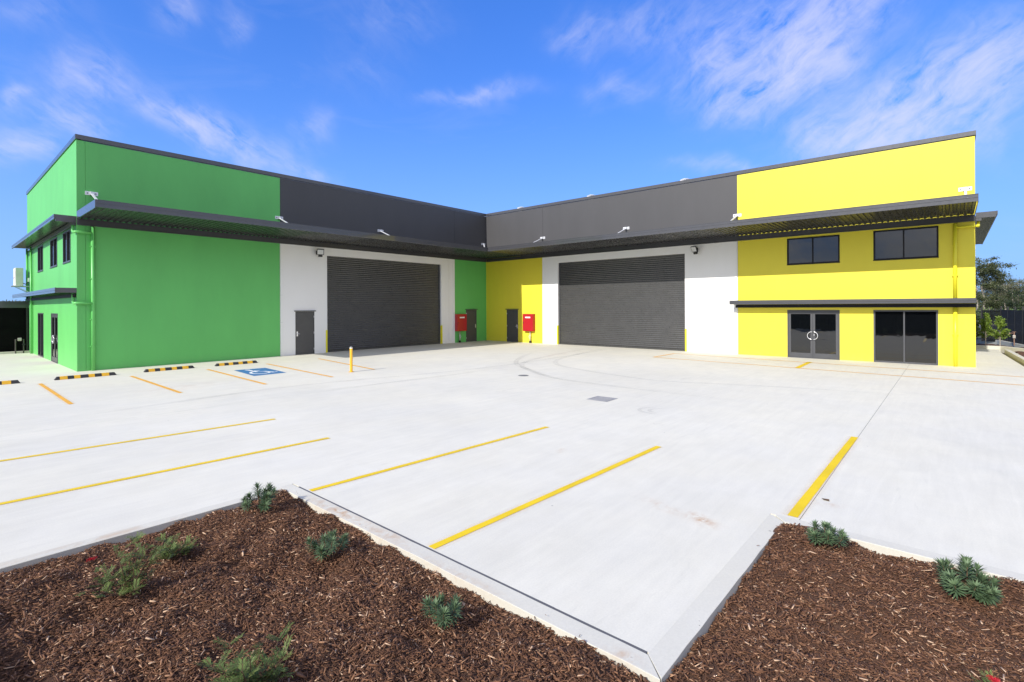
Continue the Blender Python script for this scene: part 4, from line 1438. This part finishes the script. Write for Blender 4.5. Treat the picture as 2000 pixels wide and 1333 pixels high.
def rosette_shrub(x, y, size, seed, label, nst=7, tall=1.0):
    rg = np.random.default_rng(seed)
    z0 = float(mulch_z(np.array([x]), np.array([y]))[0])
    root = empty('rosette_shrub', (x, y, z0))
    tag(root, label, 'shrub', 'small grey green rosette shrubs in the mulch')
    st = MB()
    P, D, U, L, Wd, tn = [], [], [], [], [], []
    heads = []
    for i in range(nst):
        a = 2 * math.pi * i / nst + rg.uniform(-0.4, 0.4)
        r = size * rg.uniform(0.38, 0.72) if i else 0.03
        h = size * rg.uniform(0.45, 1.0) * tall * (1.1 if i == 0 else 0.85)
        p0 = Vector((x, y, z0 - 0.02))
        p2 = Vector((x + r * math.cos(a), y + r * math.sin(a), z0 + h))
        p1 = p0.lerp(p2, 0.5) + Vector((r * 0.25 * math.cos(a), r * 0.25 * math.sin(a), -h * 0.12))
        path = [p0 * (1 - t) ** 2 + p1 * 2 * t * (1 - t) + p2 * t * t for t in (0, 0.2, 0.4, 0.6, 0.8, 1)]
        st.tube(path, [0.007, 0.0065, 0.006, 0.005, 0.004, 0.003], 6)
        ax = np.array((path[-1] - path[-3]).normalized())
        e1 = np.cross(ax, (0.3, 0.2, 1.0)); e1 /= np.linalg.norm(e1)
        e2 = np.cross(ax, e1)
        nl = int(rg.integers(52, 68))
        for k in range(nl):
            t = k / nl
            along = 1 - 0.36 * (1 - t)
            idx = along * 5
            i0 = min(int(idx), 4)
            b = np.array(path[i0].lerp(path[i0 + 1], idx - i0))
            ph = k * 2.39996 + rg.uniform(-0.2, 0.2)
            out = e1 * math.cos(ph) + e2 * math.sin(ph)
            open_ = 1.35 - 1.05 * t ** 1.5 + rg.uniform(-0.12, 0.12)
            d = ax * math.cos(open_) + out * math.sin(open_)
            P.append(b + out * 0.003); D.append(d); U.append(ax - out * 0.2)
            L.append(size * 0.31 * (0.55 + 0.45 * math.sin(math.pi * (0.25 + 0.6 * t))) * rg.uniform(0.8, 1.15))
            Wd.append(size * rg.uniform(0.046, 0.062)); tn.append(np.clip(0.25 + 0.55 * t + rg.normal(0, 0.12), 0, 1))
    st.build('stem', 'stem_brown', root, smooth=True)
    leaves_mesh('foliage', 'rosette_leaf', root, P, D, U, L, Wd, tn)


rosette_shrub(22.68, 18.22, 0.25, 1, 'small grey green shrub at the far tip of the left mulch bed', 12, 1.0)
rosette_shrub(22.70, 19.72, 0.24, 2, 'small grey green shrub midway along the left bed, beside the kerb', 9, 1.25)
rosette_shrub(22.70, 21.30, 0.25, 3, 'small open grey green shrub in the left bed nearest the kerb corner', 6, 1.15)
rosette_shrub(19.52, 23.19, 0.24, 4, 'small grey green shrub against the kerb in the right mulch bed', 9, 1.15)
rosette_shrub(19.62, 24.20, 0.27, 5, 'bushier grey green shrub in the right bed near the right edge of the photo', 18, 1.0)


def grevillea(x, y, spread, height, seed, label, nb, flowers=(), rise=0.7, nleaf=1.0):
    rg = np.random.default_rng(seed)
    z0 = float(mulch_z(np.array([x]), np.array([y]))[0])
    root = empty('grevillea', (x, y, z0))
    tag(root, label, 'shrub', 'sparse feathery shrubs in the mulch')
    st = MB()
    P, D, U, L, Wd, tn = [], [], [], [], [], []
    for i in range(nb):
        a = rg.uniform(0, 2 * math.pi)
        r = spread * rg.uniform(0.25, 1.0)
        h = height * rg.uniform(0.35, 1.0)
        p0 = Vector((x, y, z0 - 0.01))
        p2 = p0 + Vector((r * math.cos(a), r * math.sin(a), h))
        p1 = p0.lerp(p2, 0.45) + Vector((0, 0, h * 0.18))
        path = [p0 * (1 - t) ** 2 + p1 * 2 * t * (1 - t) + p2 * t * t for t in np.linspace(0, 1, 8)]
        st.tube(path, list(np.linspace(0.005, 0.0016, 8)), 5)
        for tw in range(int(6 * nleaf)):
            t = rg.uniform(0.3, 1.0)
            idx = t * 7
            i0 = min(int(idx), 6)
            b = path[i0].lerp(path[i0 + 1], idx - i0)
            ta = rg.uniform(0, 2 * math.pi)
            d = Vector((math.cos(ta), math.sin(ta), rg.uniform(0.1, 0.9))).normalized()
            ln = rg.uniform(0.05, 0.10)
            e = b + d * ln
            st.tube([b, e], [0.0014, 0.0008], 4)
            side = d.cross(Vector((0, 0, 1))).normalized()
            up = side.cross(d)
            base_t = rg.uniform(0, 0.6)
            for k in range(13):
                s = (k + 1) / 13
                for sg in (-1, 1):
                    P.append(np.array(b.lerp(e, s)))
                    dd = d * 0.75 + side * (sg * 0.7) + up * rg.uniform(-0.1, 0.35)
                    D.append(np.array(dd)); U.append(np.array(up))
                    L.append(rg.uniform(0.020, 0.040)); Wd.append(rg.uniform(0.0035, 0.0055))
                    tn.append(np.clip(base_t + 0.35 * s + rg.normal(0, 0.08), 0, 1))
    st.build('stem', 'stem_brown', root, smooth=True)
    leaves_mesh('foliage', 'grevillea_leaf', root, P, D, U, L, Wd, tn)
    for (fx, fy, fz, ang) in flowers:
        P, D, U, L, Wd, tn = [], [], [], [], [], []
        b0 = Vector((x + fx, y + fy, z0 + fz))
        dr_ = Vector((math.cos(ang), math.sin(ang), 0.25))
        for k in range(90):
            t = k / 90
            ph = rg.uniform(0, math.pi)
            side = dr_.cross(Vector((0, 0, 1))).normalized()
            P.append(np.array(b0 + dr_ * (0.07 * t)))
            D.append(np.array(side * math.cos(ph) + Vector((0, 0, 1)) * math.sin(ph) + dr_ * 0.3)); U.append(np.array(dr_))
            L.append(rg.uniform(0.018, 0.032)); Wd.append(0.003); tn.append(rg.uniform(0, 1))
        MB().tube([b0 - dr_ * 0.05 - Vector((0, 0, 0.05)), b0, b0 + dr_ * 0.07], [0.002, 0.002, 0.001], 5).build('flower_stalk', 'stem_brown', root)
        leaves_mesh('flower', 'red_bloom', root, P, D, U, L, Wd, tn)


grevillea(24.08, 19.10, 0.34, 0.44, 21, 'feathery green shrub with a red flower at the left of the mulch bed', 21, ((0.23, -0.20, 0.31, 2.4),))
grevillea(23.62, 18.62, 0.24, 0.20, 22, 'low straggling green shrub at the kerb behind the red flowered one', 16)
grevillea(23.90, 20.98, 0.26, 0.34, 23, 'feathery green shrub cut off by the bottom edge, left of centre', 24)
grevillea(21.22, 24.27, 0.09, 0.20, 24, 'thin twiggy seedling with a red flower at the bottom right corner', 7, ((-0.08, 0.0, 0.17, 0.6),), nleaf=0.6)
grevillea(25.3, 20.1, 0.35, 0.55, 26, 'feathery shrub beyond the lower left corner of the photo', 30)


# ------------------------------------------------------------------ young shrubs and fence on the right
def young_shrub(x, y, z, h, w, seed, label, mat='young_leaf'):
    rg = np.random.default_rng(seed)
    root = empty('young_shrub', (x, y, z))
    tag(root, label, 'shrub', 'bright green young shrubs by the fence')
    tr_ = MB()
    tr_.tube([(x, y, z - 0.05), (x + 0.01, y, z + h * 0.25), (x - 0.01, y + 0.01, z + h * 0.9)], [0.018, 0.014, 0.004], 7)
    P, D, U, L, Wd, tn = [], [], [], [], [], []
    for i in range(40):
        t = rg.uniform(0.22, 1.0)
        a = rg.uniform(0, 2 * math.pi)
        r = w * (1.15 - t) ** 0.6 * rg.uniform(0.5, 1.0)
        b = Vector((x, y, z + h * t * 0.8))
        e = Vector((x + r * math.cos(a), y + r * math.sin(a), z + h * min(1.0, t * 0.85 + 0.15)))
        tr_.tube([b, e], [0.005, 0.002], 4)
        for k in range(40):
            s = rg.uniform(0.25, 1.05)
            q = b.lerp(e, s)
            P.append(np.array(q)); d = rg.normal(0, 1, 3) + np.array((0, 0, 0.5)); D.append(d); U.append(rg.normal(0, 1, 3))
            L.append(rg.uniform(0.07, 0.12)); Wd.append(rg.uniform(0.035, 0.055)); tn.append(np.clip(0.35 + 0.4 * (s - 0.5) + rg.normal(0, 0.2), 0, 1))
    tr_.build('stem', 'bark_pale', root)
    leaves_mesh('foliage', mat, root, P, D, U, L, Wd, tn)


young_shrub(-11.75, 25.48, 0.14, 1.72, 0.42, 31, 'bright green young shrub left of the taller looking one beside the yellow wall')
young_shrub(-11.55, 26.02, 0.14, 1.55, 0.48, 32, 'bright green young shrub at the right, in front of the black screened fence')
young_shrub(-12.2, 25.04, 0.14, 1.6, 0.42, 33, 'duller young shrub half hidden by the corner of the yellow building', 'grevillea_leaf')
grevillea(-9.9, 26.95, 0.18, 0.2, 35, 'tiny dark plant in the mulch below the garden tap', 10)

fR = empty('boundary_fence', (-17.3, 26.2, 0))
tag(fR, 'black metal picket fence with screen cloth behind the young shrubs on the right', 'fence')


def fence_run(root, p, q, hgt, zb, screen, pickets, post_gap=1.25):
    p, q = Vector((*p, 0)), Vector((*q, 0))
    Ln = (q - p).length
    d = (q - p) / Ln
    n = Vector((-d.y, d.x, 0))
    k = max(1, round(Ln / post_gap))
    for i in range(k + 1):
        c = p + d * (Ln * i / k)
        MB().bar((c.x, c.y, zb), (c.x, c.y, zb + hgt + 0.10), 0.065, 0.065, (1, 0, 0)).build('post', 'black_metal', root, bevel=0.004)
    for z in (zb + 0.18, zb + hgt - 0.18):
        a, b_ = p + Vector((0, 0, z)), q + Vector((0, 0, z))
        MB().bar(a, b_, 0.04, 0.04).build('rail', 'black_metal', root)
    if pickets:
        m_ = round(Ln / 0.125)
        pk = None
        for i in range(1, m_):
            c = p + d * (Ln * i / m_) + n * 0.034
            if pk is None:
                pk = MB().bar((0, 0, zb + 0.05), (0, 0, zb + hgt), 0.025, 0.025, (1, 0, 0)).build('picket', 'black_metal', root)
                pk.matrix_parent_inverse = Matrix.Translation(-root.location)
                pk.location = c
            else:
                c2 = pk.copy()
                COL.objects.link(c2)
                c2.location = c
    if screen:
        for i in range(k):
            a, b_ = p + d * (Ln * i / k + 0.034), p + d * (Ln * (i + 1) / k - 0.034)
            mb = MB()
            off = n * -0.024
            mb.bar(a + off + Vector((0, 0, zb + hgt / 2 - 0.02)), b_ + off + Vector((0, 0, zb + hgt / 2 - 0.02)), 0.004, hgt - 0.12).build('screen_panel', screen, root)


fence_run(fR, (-20.2, 24.2), (-18.4, 25.55), 2.05, 0.0, None, True)
fence_run(fR, (-18.38, 25.57), (-17.0, 26.36), 2.05, 0.0, 'screen_open', True)
fence_run(fR, (-16.98, 26.37), (-13.3, 27.0), 2.05, 0.02, 'screen_cloth', False)
fence_run(fR, (-13.28, 27.0), (-4.0, 29.2), 2.05, 0.02, 'screen_cloth', False)

fL = empty('screened_fence', (25, -12.7, 0))
tag(fL, 'tall black screened fence closing the yard at the left of the green building', 'fence')
MB().box(21.60, 31.0, -12.76, -12.70, 0.05, 2.36).build('screen_panel', 'shade_black', fL)
MB().box(21.60, 31.0, -12.80, -12.66, 2.365, 2.70).build('top_beam', 'trim', fL, bevel=0.004)
for x in (21.68, 23.6, 25.6, 27.6, 29.6):
    MB().box(x - 0.04, x + 0.04, -12.698, -12.62, 0.1, 2.36).build('post', 'black_metal', fL, bevel=0.004)
for z in (0.3, 1.3):
    MB().box(21.60, 31.0, -12.6985, -12.66, z, z + 0.05).build('rail', 'shade_black', fL)

fB = empty('boundary_fence', (28.0, 12, 0))
tag(fB, 'black screened fence along the garden bed behind the camera, seen mirrored in the glass', 'fence')
fence_run(fB, (29.6, -8.0), (29.6, 17.4), 1.95, -0.05, 'screen_cloth', False, 2.1)
fence_run(fB, (29.5, 17.5), (27.7, 18.3), 1.95, -0.05, 'screen_cloth', False, 2.1)
fence_run(fB, (27.6, 18.4), (27.6, 34.0), 1.95, -0.05, 'screen_cloth', False, 2.1)

# garden tap on the right bed, standpipe at the left
tp = empty('garden_tap', (-13.9, 26.7, 0.12))
tag(tp, 'copper garden tap on a short standpipe in front of the black fence', 'tap')
MB().tube([(-13.9, 26.7, 0.05), (-13.9, 26.7, 0.78)], 0.028, 10).build('standpipe', 'copper', tp)
MB().tube([(-13.9, 26.7, 0.70), (-13.80, 26.58, 0.73), (-13.74, 26.50, 0.70), (-13.73, 26.48, 0.63)], 0.022, 8).build('spout', 'copper', tp, smooth=True)
MB().bar((-13.9, 26.62, 0.80), (-13.9, 26.78, 0.80), 0.03, 0.015).build('tap_handle', 'copper', tp)
MB().box(-13.96, -13.84, 26.64, 26.76, 0.45, 0.62).build('valve_body', 'brass_grey', tp, bevel=0.01)
t2 = empty('water_meter', (21.95, -12.3, 0))
tag(t2, 'dark standpipe with a water meter beside the black fence on the left', 'water meter')
MB().tube([(21.85, -12.35, 0), (21.85, -12.35, 0.72), (22.15, -12.35, 0.72), (22.15, -12.35, 0)], 0.030, 10).build('pipe', 'bronze_dark', t2)
MB().tube([(21.93, -12.35, 0.72), (22.07, -12.35, 0.72)], 0.085, 14).build('meter_body', 'brass_grey', t2)
MB().tube([(21.85, -12.35, 0.45), (21.85, -12.25, 0.45)], 0.06, 10).build('valve_wheel', 'black_metal', t2)


# ------------------------------------------------------------------ far trees
def tree(name, x, y, h, w, seed, label, group, leaf='gum_leaf', bark='bark_pale', nclump=60, per=45, ls=0.30, clear=0.42, flat=0.5, lean=0.0, zb=-0.35):
    rg = np.random.default_rng(seed)
    root = empty(name, (x, y, zb))
    tag(root, label, 'tree', group)
    tb = MB()
    top = Vector((x + lean, y, zb + h * 0.82))
    trunk = [Vector((x, y, zb)), Vector((x + lean * 0.2 + rg.uniform(-.2, .2), y + rg.uniform(-.3, .3), zb + h * 0.3)), Vector((x + lean * 0.5, y + rg.uniform(-.4, .4), zb + h * clear)), Vector((x + lean * 0.8, y, zb + h * 0.66)), top]
    tb.tube(trunk, [h * 0.019, h * 0.015, h * 0.012, h * 0.008, h * 0.003], 8)
    P, D, U, L, Wd, tn = [], [], [], [], [], []
    nb = 11
    ends = []
    for i in range(nb):
        t = clear + (0.95 - clear) * (i + rg.random() * 0.6) / nb
        b = Vector((x + lean * t, y, zb + h * t * 0.86))
        a = i * 2.4 + rg.uniform(-0.5, 0.5)
        r = w * rg.uniform(0.45, 1.0) * (1.1 - 0.55 * abs(t - 0.62))
        e = b + Vector((r * math.cos(a), r * math.sin(a), h * rg.uniform(0.05, 0.2)))
        mid_ = b.lerp(e, 0.5) + Vector((0, 0, -h * 0.02))
        tb.tube([b, mid_, e], [h * 0.006, h * 0.0045, h * 0.002], 6)
        ends.append((b, mid_, e))
    tb.build('trunk', bark, root, smooth=True)
    for i in range(nclump):
        b, mid_, e = ends[i % nb]
        q = mid_.lerp(e, rg.uniform(0.1, 1.15)) + Vector(tuple(rg.normal(0, 1, 3) * np.array((w * 0.16, w * 0.16, h * 0.035))))
        sz = w * rg.uniform(0.12, 0.26)
        sh = rg.uniform(0.1, 0.8)
        m_ = int(per * rg.uniform(0.6, 1.4))
        o_ = rg.normal(0, 1, (m_, 3)) * np.array((sz, sz, sz * flat)) * 0.6
        for k in range(m_):
            P.append(np.array(q) + o_[k]); D.append(rg.normal(0, 1, 3) + np.array((0, 0, -0.5))); U.append(rg.normal(0, 1, 3))
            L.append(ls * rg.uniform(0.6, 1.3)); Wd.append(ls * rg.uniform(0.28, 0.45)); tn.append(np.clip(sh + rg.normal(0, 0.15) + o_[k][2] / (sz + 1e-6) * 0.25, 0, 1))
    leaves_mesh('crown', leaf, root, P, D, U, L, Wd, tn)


GR = 'trees beyond the right fence'


def at(px, s):
    """ground point beyond the fence, on the bearing of an image column, s metres of depth away"""
    u = (px - 1000) / 990.7
    return 25.138 + s * (fw.x + rt.x * u), 24.12 + s * (fw.y + rt.y * u)


x, y = at(1921, 105)
tree('gum_tree', x, y, 12.2, 4.3, 41, 'tall gum tree with pale trunk and flat crown beside the yellow building', GR, 'gum_leaf', nclump=95, per=75, ls=0.40, clear=0.5, flat=0.40, lean=0.6)
specs = ((1944, 112, 8.4, 2.8, 42, 'slender pale trunked gum right of the tallest one', 'gum_leaf_grey'),
         (1966, 118, 9.0, 3.2, 43, 'grey green gum with pale forked limbs in the middle of the right tree line', 'gum_leaf_grey'),
         (1990, 122, 9.4, 3.4, 44, 'grey green gum at the right edge of the photo', 'gum_leaf_grey'),
         (1978, 96, 6.0, 3.2, 45, 'dense dark bushy tree low behind the black fence', 'dark_leaf'),
         (1936, 98, 5.2, 2.2, 46, 'small open tree with several pale stems behind the picket fence', 'gum_leaf'),
         (1908, 120, 10.0, 3.6, 47, 'dark gum tree partly hidden by the yellow building', 'gum_leaf'),
         (2025, 112, 9.0, 3.6, 48, 'gum tree just beyond the right edge of the photo', 'gum_leaf'),
         (1955, 135, 9.4, 3.4, 49, 'hazier gum tree far back between the pale forked ones', 'gum_leaf_grey'))
for (px, s, h_, w_, sd_, lb, lf_) in specs:
    x, y = at(px, s)
    tree('bushy_tree' if lf_ == 'dark_leaf' else 'gum_tree', x, y, h_, w_, sd_, lb, GR, lf_, nclump=60, per=50, ls=0.32, clear=0.12 if lf_ == 'dark_leaf' else 0.40, flat=0.75)


def scrub(name, pts, seed, hgt, leaf, label):
    rg = np.random.default_rng(seed)
    P, D, U, L, Wd, tn = [], [], [], [], [], []
    for (x, y, w, h_) in pts:
        sh = rg.uniform(0, 0.7)
        for k in range(190):
            o_ = np.clip(rg.normal(0, 1, 3), -1.7, 1.5) * np.array((w, w, h_ * 0.42)) * 0.6
            P.append(np.array((x, y, -0.3 + h_ * 0.45)) + o_); D.append(rg.normal(0, 1, 3)); U.append(rg.normal(0, 1, 3))
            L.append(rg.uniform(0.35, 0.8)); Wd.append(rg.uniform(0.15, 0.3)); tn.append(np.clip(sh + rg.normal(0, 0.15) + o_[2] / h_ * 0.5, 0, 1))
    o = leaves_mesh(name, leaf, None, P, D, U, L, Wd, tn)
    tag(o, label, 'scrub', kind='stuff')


rg_ = np.random.default_rng(5)
pts = []
for k in range(90):
    x, y = at(rg_.uniform(1880, 2080), rg_.uniform(128, 175))
    pts.append((x, y, rg_.uniform(1.5, 3.0), rg_.uniform(4.5, 8.5)))
scrub('far_wood', pts, 6, 7, 'gum_leaf', 'dark green understorey wood behind the pale gum trunks on the right')
pts = []
for k in range(40):
    x, y = at(rg_.uniform(1890, 2060), rg_.uniform(84, 96))
    pts.append((x, y, rg_.uniform(1.0, 2.0), rg_.uniform(0.9, 2.0)))
scrub('roadside_scrub', pts, 8, 2, 'grevillea_leaf', 'low roadside scrub and long grass behind the right fence')
pts = []
for k in range(110):
    x, y = at(rg_.uniform(-120, 110), rg_.uniform(120, 160))
    pts.append((x, y, rg_.uniform(3.0, 4.5), rg_.uniform(4.2, 5.6)))
scrub('far_scrub', pts, 9, 6, 'gum_leaf_grey', 'grey brown scrub showing over the black fence on the far left')

# road beyond the fence
rd = MB()
c0, c1, c2, c3 = at(1850, 47), at(2150, 47), at(2150, 62), at(1850, 62)
rd.add([(*c0, -0.24), (*c1, -0.24), (*c2, -0.24), (*c3, -0.24)], [(0, 1, 2, 3)])
tag(rd.build('road', 'asphalt'), kind='structure')
for s in (46.6, 62.4):
    a, b_ = at(1850, s), at(2150, s)
    tag(MB().bar((*a, -0.2), (*b_, -0.2), 0.4, 0.24).build('kerb', 'kerb_concrete'), kind='structure')
